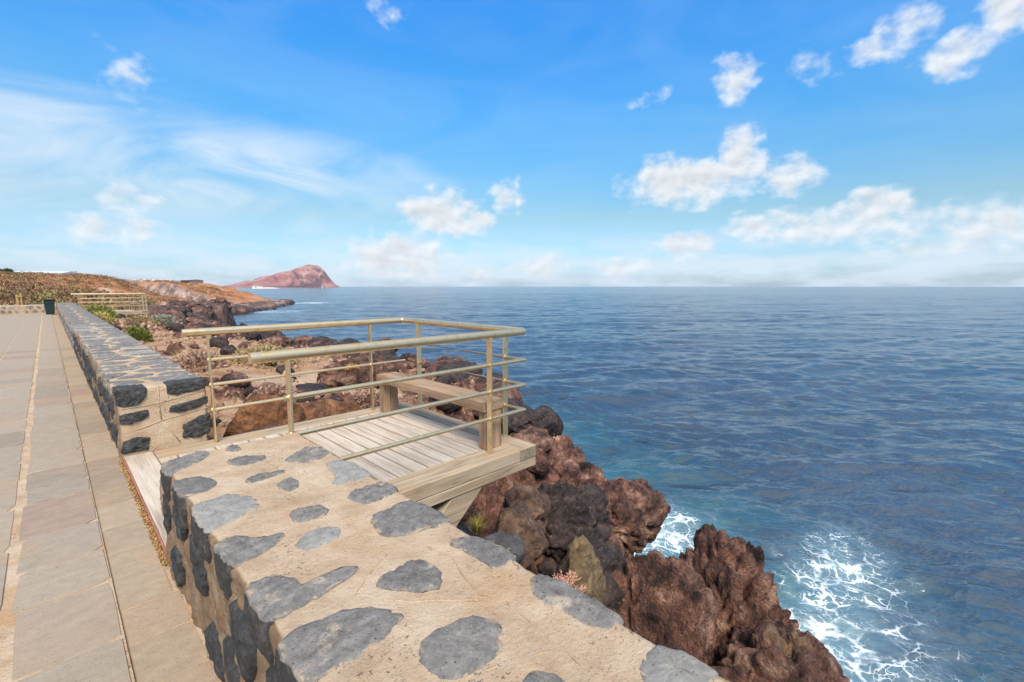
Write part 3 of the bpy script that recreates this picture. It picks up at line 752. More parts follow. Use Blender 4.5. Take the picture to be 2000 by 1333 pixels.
NEAR_TOP = [
    [(0.67,1.33),(0.87,1.35),(0.88,1.22),(0.83,1.15),(0.79,1.14),(0.69,1.25)],
    [(0.36,1.29),(0.48,1.28),(0.53,1.28),(0.63,1.22),(0.68,1.13),(0.67,1.11),(0.58,1.07),(0.52,1.06),(0.43,1.07),(0.38,1.07),(0.36,1.11),(0.36,1.20)],
    [(0.60,0.96),(0.66,1.01),(0.76,0.99),(0.78,1.00),(0.86,0.91),(0.83,0.86),(0.80,0.86),(0.80,0.81),(0.71,0.81),(0.64,0.82),(0.60,0.89)],
    [(0.74,0.71),(0.77,0.72),(0.81,0.69),(0.83,0.63),(0.81,0.59),(0.74,0.61),(0.71,0.67)],
    [(1.07,0.99),(1.12,0.94),(1.125,0.79),(1.12,0.64),(1.07,0.65),(1.02,0.66),(1.01,0.73),(1.01,0.80),(0.98,0.89)],
    [(0.95,0.52),(1.07,0.55),(1.12,0.50),(1.125,0.40),(1.11,0.37),(1.05,0.38),(0.95,0.43)],
    [(0.99,1.35),(1.08,1.34),(1.12,1.26),(1.125,1.10),(1.10,1.08),(1.00,1.08),(1.01,1.14),(1.00,1.27)],
    [(0.87,1.73),(0.98,1.76),(1.12,1.75),(1.125,1.47),(1.08,1.45),(0.98,1.48),(0.85,1.53),(0.84,1.60)],
    [(0.89,2.00),(0.99,2.03),(1.12,2.02),(1.12,1.86),(0.96,1.83),(0.90,1.85)],
    [(0.98,2.42),(1.03,2.46),(1.11,2.42),(1.12,2.19),(1.11,2.11),(0.98,2.09),(0.88,2.15),(0.97,2.23)],
    [(0.84,2.65),(0.93,2.72),(1.07,2.83),(1.11,2.65),(1.07,2.56),(0.98,2.51),(0.88,2.57)],
    [(0.71,2.35),(0.77,2.39),(0.81,2.36),(0.81,2.27),(0.75,2.21),(0.71,2.26)],
    [(0.65,2.01),(0.71,2.02),(0.80,1.98),(0.79,1.89),(0.72,1.86),(0.64,1.90)],
    [(0.58,1.74),(0.66,1.80),(0.76,1.75),(0.74,1.68),(0.68,1.65),(0.59,1.65),(0.58,1.71)],
    [(0.37,1.63),(0.47,1.59),(0.51,1.53),(0.50,1.47),(0.56,1.44),(0.69,1.47),(0.69,1.41),(0.52,1.38),(0.37,1.35),(0.36,1.47)],
    [(0.37,1.97),(0.46,1.97),(0.51,1.87),(0.58,1.86),(0.59,1.83),(0.52,1.77),(0.42,1.73),(0.37,1.75),(0.36,1.89)],
    [(0.36,2.36),(0.43,2.40),(0.53,2.40),(0.61,2.27),(0.59,2.14),(0.53,2.13),(0.49,2.10),(0.37,2.06),(0.36,2.21)],
    [(0.36,2.76),(0.43,2.76),(0.50,2.72),(0.53,2.59),(0.49,2.50),(0.36,2.49),(0.355,2.62)],
    [(0.355,3.05),(0.43,3.12),(0.60,3.17),(0.59,3.02),(0.51,2.96),(0.38,2.84),(0.355,2.92)],
    [(0.62,2.87),(0.71,2.90),(0.81,2.82),(0.80,2.73),(0.70,2.71),(0.63,2.78)],
    [(0.69,3.14),(0.76,3.12),(0.74,2.98),(0.67,3.03)],
    [(0.62,2.52),(0.70,2.55),(0.82,2.50),(0.83,2.46),(0.71,2.44),(0.62,2.46)],
    [(.40,.90),(.52,.93),(.55,.80),(.46,.72),(.37,.75),(.36,.84)], [(.45,.55),(.62,.60),(.66,.47),(.55,.36),(.42,.42)], [(.80,.40),(.88,.36),(.84,.2),(.72,.22),(.70,.33)]]
SEAMS = [
    [(0.91,2.43),(0.84,2.23),(0.83,2.11),(0.81,1.89),(0.80,1.75),(0.78,1.62),(0.78,1.52)], [(0.61,1.31),(0.67,1.21),(0.77,1.11),(0.87,1.01)],
    [(0.93,1.37),(0.95,1.25),(0.92,1.15),(0.89,1.03),(0.92,0.99)], [(0.92,0.94),(0.91,0.82),(0.90,0.71),(0.88,0.58)],
    [(0.66,0.82),(0.78,0.77),(0.88,0.72)], [(0.66,2.28),(0.83,2.21),(0.92,2.25)], [(0.82,1.79),(0.95,1.80),(1.08,1.85)], [(0.48,1.61),(0.56,1.53),(0.68,1.52)], [(0.61,1.32),(0.73,1.40),(0.79,1.44)]]
T = .635
def face_stones(w, x, nx, y0, y1, seed, ymax, hi):
    g = np.random.default_rng(seed); V2, F2, n2 = [], [], 0
    for k, c in enumerate(cells(y0, y1, -.02, T - .07, .36, .24, seed)):
        if g.random() < .15: continue
        P = shrink(c, .062, g)
        Vs, Fs = stone_geo(P, (x, 0, 0), YU, ZU, (nx, 0, 0), [(1.0, -.07), (1.0, -.004), (.9, .014), (.5, .020)] if hi else RING_LO, 16 if hi else 10, seed + k, .025, .004)
        if P[:, 0].mean() < ymax and P[:, 0].mean() > -.3: part('stone', Vs, Fs, M['stone_dark'], w)
        else: V2.append(Vs); F2 += [tuple(i + n2 for i in f) for f in Fs]; n2 += len(Vs)
    return V2, F2
def merge_part(name, lists, mat, parent):
    V, F, n = [], [], 0
    for Vl, Fl in lists:
        if not Vl: continue
        v = np.vstack(Vl); V.append(v); F += [tuple(i + n for i in f) for f in Fl]; n += len(v)
    if V: part(name, np.vstack(V), F, mat, parent, kind='stuff')

def build_walls():
    w = empty('stone_wall', (.74, 1.5, 0), 'low wall of dark stones in sandy mortar ending at the wooden viewing platform, seen from above', 'wall')
    V, F = mortar_box((.375, -4, -.6), (1.11, 3.15, T), .014, .0045, .03, 3)
    attrs(part('mortar', V, F, M['mortar'], w, True).data, dirt=SIDE_BROWN['v'])
    for k, P in enumerate(NEAR_TOP):
        edge = min(p[0] for p in P) < .372 or max(p[0] for p in P) > 1.115
        rg = [(.9, -.16), (.98, -.12), (1.03, -.07), (1.015, -.035), (1.0, -.012), (.965, .002), (.85, .005), (.6, .007), (.3, .008)] if edge else RING_HI
        Vs, Fs = stone_geo(P, (0, 0, T), XU, YU, ZU, rg, 44, k * 7, .011, .0022, 1)
        nz = .008 * fbm(Vs * 24, 3, 5)[:, None]; Vs = Vs + nz * np.array([1, 1, .35])
        o = part('stone', Vs, Fs, M['stone'], w, True)
        rimattr(o.data, [(r if h > -.008 else -2., h) for r, h in rg], 44)
    L = [face_stones(w, .375, -1, -3.9, 3.12, 41, 9, True)]
    g = np.random.default_rng(8); V2, F2, n2 = [], [], 0
    for k, c in enumerate(cells(.38, 1.1, -3.9, .1, .25, .3, 55)):
        Vs, Fs = stone_geo(shrink(c, .03, g), (0, 0, T), XU, YU, ZU, RING_LO, 14, k, .02, .002); V2.append(Vs); F2 += [tuple(i + n2 for i in f) for f in Fs]; n2 += len(Vs)
    L.append((V2, F2))
    for (x, nx, s) in ((1.11, 1, 61),):
        V2, F2, n2 = [], [], 0
        for k, c in enumerate(cells(-3.9, 3.1, -.5, T - .05, .34, .22, s)):
            Vs, Fs = stone_geo(shrink(c, .03, g), (x, 0, 0), YU, ZU, (nx, 0, 0), RING_LO, 10, k, .02, .003); V2.append(Vs); F2 += [tuple(i + n2 for i in f) for f in Fs]; n2 += len(Vs)
        L.append((V2, F2))
    for k, P in enumerate([[(.42, .08), (.6, .05), (.62, .25), (.45, .28)], [(.7, .1), (.95, .08), (1.0, .3), (.75, .33)], [(.45, .36), (.68, .38), (.66, .55), (.44, .54)], [(.76, .42), (1.05, .4), (1.04, .57), (.8, .58)]]):
        Vs, Fs = stone_geo(P, (0, 3.15, 0), XU, ZU, (0, 1, 0), RING_LO, 12, k, .02, .003); part('stone', Vs, Fs, M['stone'], w)
    merge_part('small_stones', L, M['stone'], w)
    mb = MB()
    for s in SEAMS:
        pts = np.array(s); tt = np.linspace(0, 1, 22); dd = np.linspace(0, 1, len(pts))
        xs, ys = np.interp(tt, dd, pts[:, 0]), np.interp(tt, dd, pts[:, 1])
        zz = T - .0022 + .0015 * np.sin(tt * 23 + pts[0, 0] * 50)
        mb.tube(list(zip(xs + .004 * np.sin(tt * 9), ys, zz)), .004, 6)
    mb.part('mortar_seam', M['mortar'], w, True)

    # long wall beyond the platform
    w = empty('stone_wall', (.73, 20, 0), 'long low stone wall running along the paved path from platform to litter bin', 'wall')
    Y0, Y1 = 5.58, 38.2
    V1, F1 = mortar_box((.375, Y0, -.6), (1.09, 14, T), .024, .005, .03, 13); attrs(part('mortar', V1, F1, M['mortar'], w, True).data, dirt=SIDE_BROWN['v'])
    V1, F1 = mortar_box((.377, 13.9, -.6), (1.088, Y1, T - .003), .07, .006, .03, 17); part('mortar', V1, F1, M['mortar'], w, True)
    g = np.random.default_rng(12); V2, F2, n2 = [], [], 0
    for k, c in enumerate(cells(.37, 1.1, Y0 + .17, Y1, .30, .34, 71)):
        P = shrink(c, .020, g)
        if P[:, 0].min() < .43: P[:, 0] = np.where(P[:, 0] < P[:, 0].mean(), P[:, 0] - .03, P[:, 0])
        if P[:, 0].max() > 1.03: P[:, 0] = np.where(P[:, 0] > P[:, 0].mean(), np.minimum(P[:, 0] + .03, 1.10), P[:, 0])
        near = P[:, 1].mean() < 16
        Vs, Fs = stone_geo(P, (0, 0, T), XU, YU, ZU, [(1., -.09), (1., -.006), (.94, .006), (.6, .010)] if near else RING_LO, 18 if near else 10, k, .02, .003)
        if near: rimattr(part('stone', Vs, Fs, M['stone'], w).data, [(1., -.09), (1., -.006), (.94, .006), (.6, .010)], 18)
        else: V2.append(Vs); F2 += [tuple(i + n2 for i in f) for f in Fs]; n2 += len(Vs)
    L = [(V2, F2), face_stones(w, .375, -1, Y0 + .1, Y1, 91, 15, True)]
    V2, F2, n2 = [], [], 0
    for k, c in enumerate(cells(Y0 + .1, Y1, -.4, T - .05, .36, .24, 95)):
        Vs, Fs = stone_geo(shrink(c, .03, g), (1.09, 0, 0), YU, ZU, (1, 0, 0), RING_LO, 8, k, .02, .003); V2.append(Vs); F2 += [tuple(i + n2 for i in f) for f in Fs]; n2 += len(Vs)
    L.append((V2, F2)); merge_part('small_stones', L, M['stone'], w)
    # end face of the wall: squared stones, two of them wrap over the top edge
    EF = [([(.375, .50), (.41, .475), (.52, .47), (.58, .52), (.61, .60), (.60, .645), (.37, .645)], .20), ([(.76, .55), (.83, .52), (.95, .53), (1.09, .56), (1.10, .645), (.76, .645)], .18),
          ([(.385, .32), (.45, .30), (.56, .32), (.61, .36), (.60, .42), (.48, .41), (.385, .40)], .05), ([(.76, .36), (.85, .34), (1.0, .36), (1.10, .40), (1.10, .47), (.95, .44), (.78, .42)], .05),
          ([(.86, .07), (.98, .05), (1.10, .07), (1.11, .28), (1.0, .27), (.86, .2)], .05), ([(.375, .03), (.58, .02), (.60, .14), (.5, .17), (.385, .14)], .05)]
    for k, (P, dp) in enumerate(EF):
        Vs, Fs = stone_geo(P, (0, Y0, 0), XU, ZU, (0, -1, 0), [(1., -dp), (1., -.02), (1.0, -.002), (.95, .012), (.8, .018), (.5, .021)], 40, 300 + k, .020, .0015, 0)
        Vs = Vs + .016 * fbm(Vs * 20, 4, 6)[:, None] * np.array([.6, 1, .4])
        rimattr(part('stone', Vs, Fs, M['stone_dark'], w).data, [(.5, -dp), (.8, -.02), (.9, -.002), (.85, .012), (.7, .018), (.5, .021)], 40)
    mb = MB()
    for s in [[(.40, .455), (.6, .46), (.72, .47), (.9, .50), (1.08, .535)], [(.39, .22), (.55, .245), (.70, .29), (.85, .31), (1.09, .345)], [(.695, .63), (.69, .45), (.70, .28)], [(.70, .28), (.77, .16), (.83, .04)]]:
        mb.tube([(a, Y0 - .001, b) for a, b in s], .005, 6)
    mb.part('mortar_seam', M['mortar'], w, True)

    # cross wall closing the path, with its pillar
    w = empty('stone_wall', (-1.0, 38.9, 0), 'short pale-jointed stone wall crossing the far end of the path', 'wall')
    V1, F1 = mortar_box((-1.95, 38.6, -.5), (.36, 39.05, .53), .06, .008, .03, 23); part('mortar', V1, F1, M['mortar'], w, True)
    g = np.random.default_rng(4)
    for k, c in enumerate(cells(-1.93, .34, .02, .5, .34, .24, 12)):
        Vs, Fs = stone_geo(shrink(c, .035, g), (0, 38.6, 0), XU, ZU, (0, -1, 0), RING_LO, 10, k, .02, .004); part('stone', Vs, Fs, M['stone'], w)
    for k, c in enumerate(cells(-1.93, .34, 38.62, 39.03, .34, .24, 14)):
        Vs, Fs = stone_geo(shrink(c, .03, g), (0, 0, .53), XU, YU, ZU, RING_LO, 10, k, .02, .004); part('stone', Vs, Fs, M['stone'], w)
    p = empty('stone_pillar', (-2.25, 38.8, 0), 'dark grey stone pillar with sloping shoulder beside short cross wall', 'pillar')
    mb = MB(); mb.prism([(-2.52, -.4), (-1.95, -.4), (-1.95, .45), (-2.14, 1.02), (-2.28, 1.09), (-2.46, 1.05), (-2.52, .9)], 38.55, 39.1, 1)
    o = mb.part('shaft', M['stone'], p); fixn(o); bev(o, .02)
    mb = MB(); mb.box((-2.5, 38.52, 1.055), (-2.14, 39.13, 1.12), .015); mb.part('cap_stone', M['stone'], p)
def bev(o, w, seg=2):
    bm = bmesh.new(); bm.from_mesh(o.data); bmesh.ops.bevel(bm, geom=bm.edges[:], offset=w, segments=seg, affect='EDGES'); bm.to_mesh(o.data); bm.free()
build_walls()

# ------------------------------------------------------------------ viewing platform, railing, bench
def build_platform():
    t = empty('viewing_platform', (1.9, 4.3, -.3), 'weathered timber viewing platform between the two stone walls, overhanging the rocks', 'platform')
    y0, y1, xe = 3.05, 5.565, 3.40
    MB().box((1.118, y0, -.12), (3.168, 3.33, 0), .006).part('frame_beam', M['frame_x'], t)
    MB().box((.612, 5.30, -.12), (3.168, y1, 0), .006).part('frame_beam', M['frame_x'], t)
    b = MB().box((3.172, y0, -.12), (xe, y1, 0), .006).part('frame_beam', M['frame_y'], t)
    MB().box((3.176, y0 - .004, -.116), (xe - .004, y0 + .004, -.004), .002).part('end_grain', M['endgrain'], b)
    MB().box((.612, 3.165, -.05), (1.114, 3.33, 0), .004).part('filler_board', M['frame_x'], t)
    x = .615; g = random.Random(2)
    while x < 3.1:
        x2 = min(x + .1365, 3.166)
        MB().box((x, 3.336, -.038), (x2, 5.294, -.002 - g.uniform(0, .003)), .003).part('plank', M['deck'], t)
        x += .1525
    for yy in (3.7, 4.3, 4.9): MB().box((.62, yy, -.12), (3.165, yy + .09, -.041), .004).part('joist', M['frame_x'], t)
    MB().box((1.118, y0 + .003, -.216), (xe - .002, 3.24, -.124), .006).part('lower_beam', M['frame_x'], t)
    MB().box((1.0, 5.32, -.216), (xe - .002, y1 - .003, -.124), .006).part('lower_beam', M['frame_x'], t)
    MB().box((3.19, 3.243, -.216), (xe - .002, 5.317, -.124), .006).part('lower_beam', M['frame_y'], t)
    for ya in (3.065, 5.36):
        o = MB().prism([(2.70, -.219), (2.34, -.219), (1.12, -1.27), (1.12, -1.58)], ya, ya + .16, 1).part('strut', M['frame_x'], t); fixn(o); bev(o, .006, 1)
    b = MB().box((.392, 3.165, -.05), (.604, 5.56, .004), .004).part('threshold_board', M['deck'], t)
    MB().box((.378, 3.17, -.055), (.390, 5.556, .001), .002).part('edge_strip', M['redwood'], b)
    return t
def arc(c, r, a0, a1, z, n=7): return [(c[0] + r * math.cos(R(a0 + (a1 - a0) * i / (n - 1))), c[1] + r * math.sin(R(a0 + (a1 - a0) * i / (n - 1))), z) for i in range(n)]
def build_railing():
    t = empty('railing', (1.9, 4.3, 0), 'brushed steel tube railing around three sides of the near viewing platform', 'railing')
    xe, ya, yb, z = 3.37, 3.19, 5.43, 1.15; q = .055
    MB().tube([(.866, ya, z)] + [(1.6, ya, z)] + arc((xe - q, ya + q), q, -90, 0, z) + arc((xe - q, yb - q), q, 0, 90, z) + [(1.6, yb, z), (.90, yb, z)], .0365, 24).part('handrail', M['metal'], t, True)
    for zz in (.345, .605, .862):
        MB().tube([(1.06, ya, zz), (xe - .01, ya, zz), (xe - .01, yb, zz), (1.09, yb, zz)], .0185, 14).part('rail_bar', M['metal'], t, True)
    for (px, py, ax) in ((1.09, ya, 1), (2.89, ya, 1), (1.108, yb, 1), (2.87, yb, 1), (xe - .01, 5.07, 0), (xe - .01, 3.46, 0)):
        a, b = (.0075, .033) if ax else (.033, .0075)
        p = MB().box((px - a, py - b, 0), (px + a, py + b, z - .03), .002).part('post', M['metal'], t)
        a, b = (.012, .034) if ax else (.034, .012)
        MB().box((px - a, py - b, -.003), (px + a, py + b, .008), .001).part('base_plate', M['metal'], p)
        for zz in (.345, .605, .862):
            q1, q2 = ((px - .013, py, zz), (px + .013, py, zz)) if ax else ((px, py - .013, zz), (px, py + .013, zz))
            fixn(MB().tube([q1, q2], .0235, 12).part('weld_collar', M['metal'], p, False))
    for o in t.children:
        if o.name.startswith(('handrail', 'rail_bar')): fixn(o); autosmooth(o)
    return t
def autosmooth(o):
    bm = bmesh.new(); bm.from_mesh(o.data)
    for e in bm.edges:
        if len(e.link_faces) == 2 and e.calc_face_angle(0) > R(55): e.smooth = False
    bm.to_mesh(o.data); bm.free()
def build_bench():
    t = empty('bench', (3.03, 4.3, 0), 'backless wooden bench on block legs facing inland on near platform', 'bench')
    MB().box((2.885, 3.265, .388), (3.165, 5.335, .487), .008).part('seat', M['bench_y'], t)
    for ya in (3.28, 5.225):
        MB().box((2.92, ya, 0), (3.022, ya + .105, .388), .006).part('leg', M['bench_z'], t)
        MB().box((3.027, ya, 0), (3.13, ya + .105, .388), .006).part('leg', M['bench_z'], t)
    return t
def copy_tree(o, parent=None):
    c = o.copy(); COL.objects.link(c); c.parent = parent
    for ch in list(o.children): copy_tree(ch, c)
    return c
for src, lab in ((build_platform(), 'distant pale timber viewing platform beside far end of the long wall'), (build_railing(), 'distant thin steel railing around the far viewing platform'), (build_bench(), 'small wooden bench on the far viewing platform behind its railing')):
    c = copy_tree(src); c.location.y += 37.2; c.location.z -= .06; c.location.x = .39 + (c.location.x - .39) * 1.5; c.scale.x = 1.5; c['label'] = lab      # the far platform is longer

# ------------------------------------------------------------------ rocks
def rock_geo(sub, seed, rad, jag=1., facets=0, fscale=1.):
    bm = bmesh.new(); bmesh.ops.create_icosphere(bm, subdivisions=sub, radius=1)
    n = np.array([v.co[:] for v in bm.verts]); F = np.array([[v.index for v in f.verts] for f in bm.faces]); bm.free()
    g = np.random.default_rng(seed); off = g.uniform(0, 50, 3); rad = np.array(rad)
    p = n.copy()
    if facets:
        for k in range(facets):
            m = g.normal(0, 1, 3); m /= np.linalg.norm(m); c = g.uniform(.55, .85)
            d = p @ m - c; p = p - np.maximum(d, 0)[:, None] * m * .92
    q = n * rad / fscale + off
    q = q + .22 * np.c_[fbm(q * 1.7, 3, seed + 31), fbm(q * 1.7, 3, seed + 33), fbm(q * 1.7, 3, seed + 35)]
    w1, w2, wi = worley(q * 1.5, seed); u1, u2, ui = worley(q * 3.9, seed + 7)
    dome = lambda w: np.sqrt(np.clip(1 - w ** 2, 0, 1)) - .6
    d = .30 * fbm(q * .8, 4, seed) + .22 * (wi - .5) + .22 * dome(w1) - .15 * np.exp(-(w2 - w1) / .07) + .13 * (ui - .5) + .10 * dome(u1) - .08 * np.exp(-(u2 - u1) / .08)
    if sub >= 5:
        v1, v2, vi = worley(q * 10, seed + 11); d = d + .07 * (vi - .5) + .04 * dome(v1) - .03 * np.exp(-(v2 - v1) / .1)
    if sub >= 6:
        v1, v2, vi = worley(q * 22, seed + 13); d = d + .035 * (vi - .5)
    d = d + .07 * (.5 - np.abs(fbm(q * 6, 3, seed + 3)) * 1.5)
    p = p * (1 + jag * d)[:, None] * rad
    return p, F
def gz(x, y): return float(ground(np.array([[x, y]], float))[0][0])
def boulder(name, c, rad, mat, label, sub=5, jag=1., facets=0, seed=1, fs=1., cat='boulder', rz=0):
    V, F = rock_geo(sub, seed, rad, jag, facets, fs)
    base = (c[0], c[1], c[2] - rad[2] * .6)
    me = mesh(V + np.array([0, 0, rad[2] * .6]), F, M[mat], sub >= 5 or not facets)
    o = obj(name, me, None, base, label=label, category=cat) if False else obj(name, me, None, base)
    o.rotation_euler.z = rz
    return tag(o, label, cat)
def build_rocks():
    boulder('lava_crag', (6.0, 1.98, -3.25), (.78, .8, 1.5), 'lava', 'tall jagged red-brown lava crag standing at the edge of the foaming water', 6, 1., 0, 4, 1.1, 'crag')
    boulder('lava_boulder', (4.45, 2.2, -2.35), (.74, .66, .9), 'lava', 'large rounded red-brown lava boulder beside the jagged crag', 6, .75, 3, 12, .9)
    boulder('lava_boulder', (5.15, 1.05, -3.1), (.85, .75, 1.0), 'lava', 'rough brown lava boulder filling the gap below crag and wall', 6, .9, 2, 15, .8)
    boulder('lava_boulder', (5.95, 1.22, -3.65), (.62, .6, .9), 'lava', 'lumpy brown boulder at foot of the crag, wet by the foam', 6, .8, 0, 19, .8)
    boulder('lava_boulder', (4.9, 3.9, -1.75), (.72, .62, .62), 'b_dark', 'big dark rounded boulder with pitted face below the rocky promontory', 6, .8, 2, 23, .7)
    boulder('lava_boulder', (6.95, 4.1, -2.45), (.85, .55, .55), 'lava', 'overhanging red-brown lava block at the tip of the promontory', 6, .9, 0, 25, .8)
    boulder('lava_boulder', (3.95, 3.75, -1.22), (.36, .32, .36), 'b_brown', 'round knobbly grey-brown boulder beside the angular brown one', 5, .75, 2, 27, .45)
    boulder('angular_boulder', (3.35, 3.3, -1.08), (.43, .33, .32), 'b_brown', 'angular smooth brown boulder with flat faces below the platform strut', 5, .32, 9, 31, .45)
    boulder('ochre_boulder', (3.62, 2.6, -1.42), (.27, .23, .46), 'b_yellow', 'upright ochre and pinkish boulder behind the dry branching plant', 5, .4, 8, 33, .4)
    boulder('grey_slab_rock', (2.95, 3.15, -1.02), (.40, .25, .15), 'b_grey', 'flat slate-grey rock lying close to the near wall', 4, .25, 6, 37, .6, 'rock')
    boulder('grey_slab_rock', (2.72, 3.55, -.98), (.25, .25, .2), 'b_grey', 'small slate-grey rock beside the yellow grass tuft', 4, .25, 6, 38, .6, 'rock')
    boulder('dark_boulder', (4.35, 3.0, -1.95), (.5, .42, .42), 'b_dark', 'dark pitted boulder in the hollow between promontory and big brown boulder', 5, .9, 0, 41, .5)
    boulder('foam_rock', (8.4, 1.22, -4.7), (.28, .24, .42), 'b_grey', 'small wet rock poking out of white foam', 4, .4, 4, 43, .6, 'rock')
    boulder('orange_boulder', (1.95, 6.75, -.42), (.62, .5, .62), 'b_orange', 'cracked orange-brown boulder beside the end of the long wall', 5, .38, 10, 47, .5)
    boulder('orange_boulder', (2.75, 6.9, -.55), (.85, .55, .5), 'b_orange', 'large sloping rust-brown boulder next to platform edge', 5, .42, 10, 49, .5)
    boulder('orange_boulder', (1.75, 6.1, -.42), (.5, .3, .28), 'b_brown', 'low brown boulder wedged against the platform edge', 4, .3, 5, 50, .8)
    boulder('black_rock', (3.02, 7.35, -.36), (.17, .15, .14), 'b_dark', 'small rounded black rock on sandy gravel', 4, .4, 0, 51, .3, 'rock')
    boulder('black_rock', (3.4, 7.75, -.40), (.12, .11, .1), 'b_dark', 'smaller black rock near the rounded black one', 4, .4, 0, 52, .3, 'rock')
    boulder('lichen_rock', (5.1, 10.4, -.62), (.95, .6, .5), 'lava', 'dark rock patched with orange lichen beyond the platform', 5, .8, 0, 53, .7, 'rock')
    boulder('shore_boulder', (8.4, 27.6, -1.5), (.95, .85, .9), 'b_dark', 'round dark boulder alone on the shore edge against the water', 5, .5, 0, 57, .8)
    # look-alikes strewn over the coast
    protos = []
    for k in range(7):
        V, F = rock_geo(4, 100 + k, (1, 1, .8), .9 if k < 5 else .5, 0 if k % 2 else 4, 1.6)
        protos.append(mesh(V + np.array([0, 0, .35]), F, M['lava'] if k % 3 else M['b_dark'], True))
    dark = [protos[0], protos[3], protos[6]]
    g = np.random.default_rng(77); spots = []
    segs = [(a, b) for a, b in zip(RIM[:-1], RIM[1:]) if -1 < a[1] < 90]
    for a, b in segs:
        a, b = np.array(a), np.array(b); ln = np.linalg.norm(b - a); nrm = np.array([-(b - a)[1], (b - a)[0]]) / ln
        big = 1 + .012 * min(a[1], 30)
        for j in range(int(max(2, ln * 2.3 / big))):
            p = a + (b - a) * g.random() + nrm * g.uniform(-.35, 1.9) * big
            spots.append((p[0], p[1], g.uniform(.18, .55) * big, 0))
    for j in range(95):
        y = 7 + 33 * g.random() ** 1.6; x = 1.6 + g.random() * 7
        spots.append((x, y, (.06 + .26 * g.random() ** 3) * (1 + .02 * y), 1))
    for j in range(46):
        spots.append((g.uniform(2.3, 5.2), g.uniform(2.6, 5.6), g.uniform(.07, .22), 2))
    P = np.array([(a, b) for a, b, _, _ in spots]); Z = ground(P)
    for (x, y, s, kd), z, sd in zip(spots, Z[0], Z[5]):
        if kd == 1 and (sd < .5 or y < 6.5): continue
        if kd == 0 and x < 4.2 and y < 6.2: continue
        if kd == 2 and x < 3.7 and y > 2.9 and z + s * 1.2 > -.3: continue
        o = obj('lava_rock', protos[g.integers(0, 7)], None, (x, y, z - s * .15))
        o.scale = (s * g.uniform(.8, 1.25), s * g.uniform(.8, 1.25), s * g.uniform(.65, 1.15)); o.rotation_euler = (g.uniform(-.3, .3), g.uniform(-.3, .3), g.uniform(0, 6.28))
        dk = o.data in dark; sz = ('small', 'middle-sized', 'large')[int(s > .2) + int(s > .42)]; cw = 'blackish' if dk else 'red-brown'
        if kd == 0:
            pl = 'on the low promontory beside platform' if y < 6.5 else 'on the cliff rim just beyond the bench' if y < 13 else 'on the cliff rim past the ochre bush' if y < 24 else 'on the shore edge before the distant platform' if y < 45 else 'on the dark shore ledges beyond the distant platform'
            tag(o, '%s rough %s lava rock %s' % (sz, cw, pl), 'rock', '%s %s lava rocks %s' % (sz, cw, pl))
        elif kd == 1:
            pl = 'near platform railing' if y < 12 else 'halfway along the long wall' if y < 24 else 'near the distant platform'
            tag(o, '%s %s lava rock lying on sandy ground %s' % (sz, cw, pl), 'rock', '%s %s rocks on the sand %s' % (sz, cw, pl))
        else:
            pl = 'under the overhanging platform' if y > 3.9 else 'beside the platform strut'
            tag(o, '%s broken %s lava rock %s' % (sz, cw, pl), 'rock', '%s broken %s rocks %s' % (sz, cw, pl))
    # gravel on the sand
    bm = bmesh.new(); bmesh.ops.create_icosphere(bm, subdivisions=1, radius=1); n0 = np.array([v.co[:] for v in bm.verts]); f0 = np.array([[v.index for v in f.verts] for f in bm.faces]); bm.free()
    n = 3600; y = 5.9 + 30 * g.random(n) ** 2.2; x = 1.3 + g.random(n) * 7; P = np.c_[x, y]; Z = ground(P)
    ok = (Z[5] > .3); P = P[ok]; z = Z[0][ok]; n = len(P)
    s = (.012 + .05 * g.random(n) ** 3) * (1 + .05 * P[:, 1])
    V = n0[None] * (s[:, None, None] * g.uniform(.6, 1.3, (n, 12, 3)))
    V = V + np.c_[P, z + s * .2][:, None, :]
    F = (f0[None] + (np.arange(n) * 12)[:, None, None]).reshape(-1, 3)
    obj('gravel', mesh(V.reshape(-1, 3), F, M['gravel']), None, label='loose gravel scattered over the sandy ground behind the wall', category='gravel', kind='stuff')
    n = 900; s = g.uniform(.003, .009, n)
    P = np.c_[g.uniform(.346, .377, n), g.uniform(3.2, 5.55, n), -.024 + g.uniform(0, .012, n)]
    V = n0[None] * (s[:, None, None] * g.uniform(.6, 1.3, (n, 12, 3))) + P[:, None, :]
    F = (f0[None] + (np.arange(n) * 12)[:, None, None]).reshape(-1, 3)
    obj('gravel', mesh(V.reshape(-1, 3), F, M['litter']), None, label='strip of orange leaf litter and grit beside threshold board', category='gravel', kind='stuff')
M['litter'] = mat_leaf('leaf_litter', (.10, .07, .04), (.48, .26, .08))
build_rocks()

# ------------------------------------------------------------------ plants
def leaves(n, rad, size, seed, up=.3, shell=.55, flat=False):
    g = np.random.default_rng(seed); d = g.normal(0, 1, (n, 3)); d /= np.linalg.norm(d, axis=1)[:, None]; d[:, 2] = np.abs(d[:, 2])
    lump = 1 + .30 * fbm(d * 2.2 + seed, 3, seed)
    r = (shell + (1 - shell) * g.random(n) ** .6) * lump
    c = d * r[:, None] * np.array(rad)
    ax = d + g.normal(0, .5, (n, 3)) + np.array([0, 0, up]); ax /= np.linalg.norm(ax, axis=1)[:, None]
    sd = np.cross(ax, g.normal(0, 1, (n, 3))); sd /= np.linalg.norm(sd, axis=1)[:, None]
    L = size * g.uniform(.6, 1.5, n)[:, None]; W = L * .28
    V = np.stack([c - sd * W * .4, c + ax * L * .5 - sd * W, c + ax * L, c + ax * L * .5 + sd * W], 1).reshape(-1, 3)
    F = np.arange(n * 4).reshape(-1, 4)
    return V, F
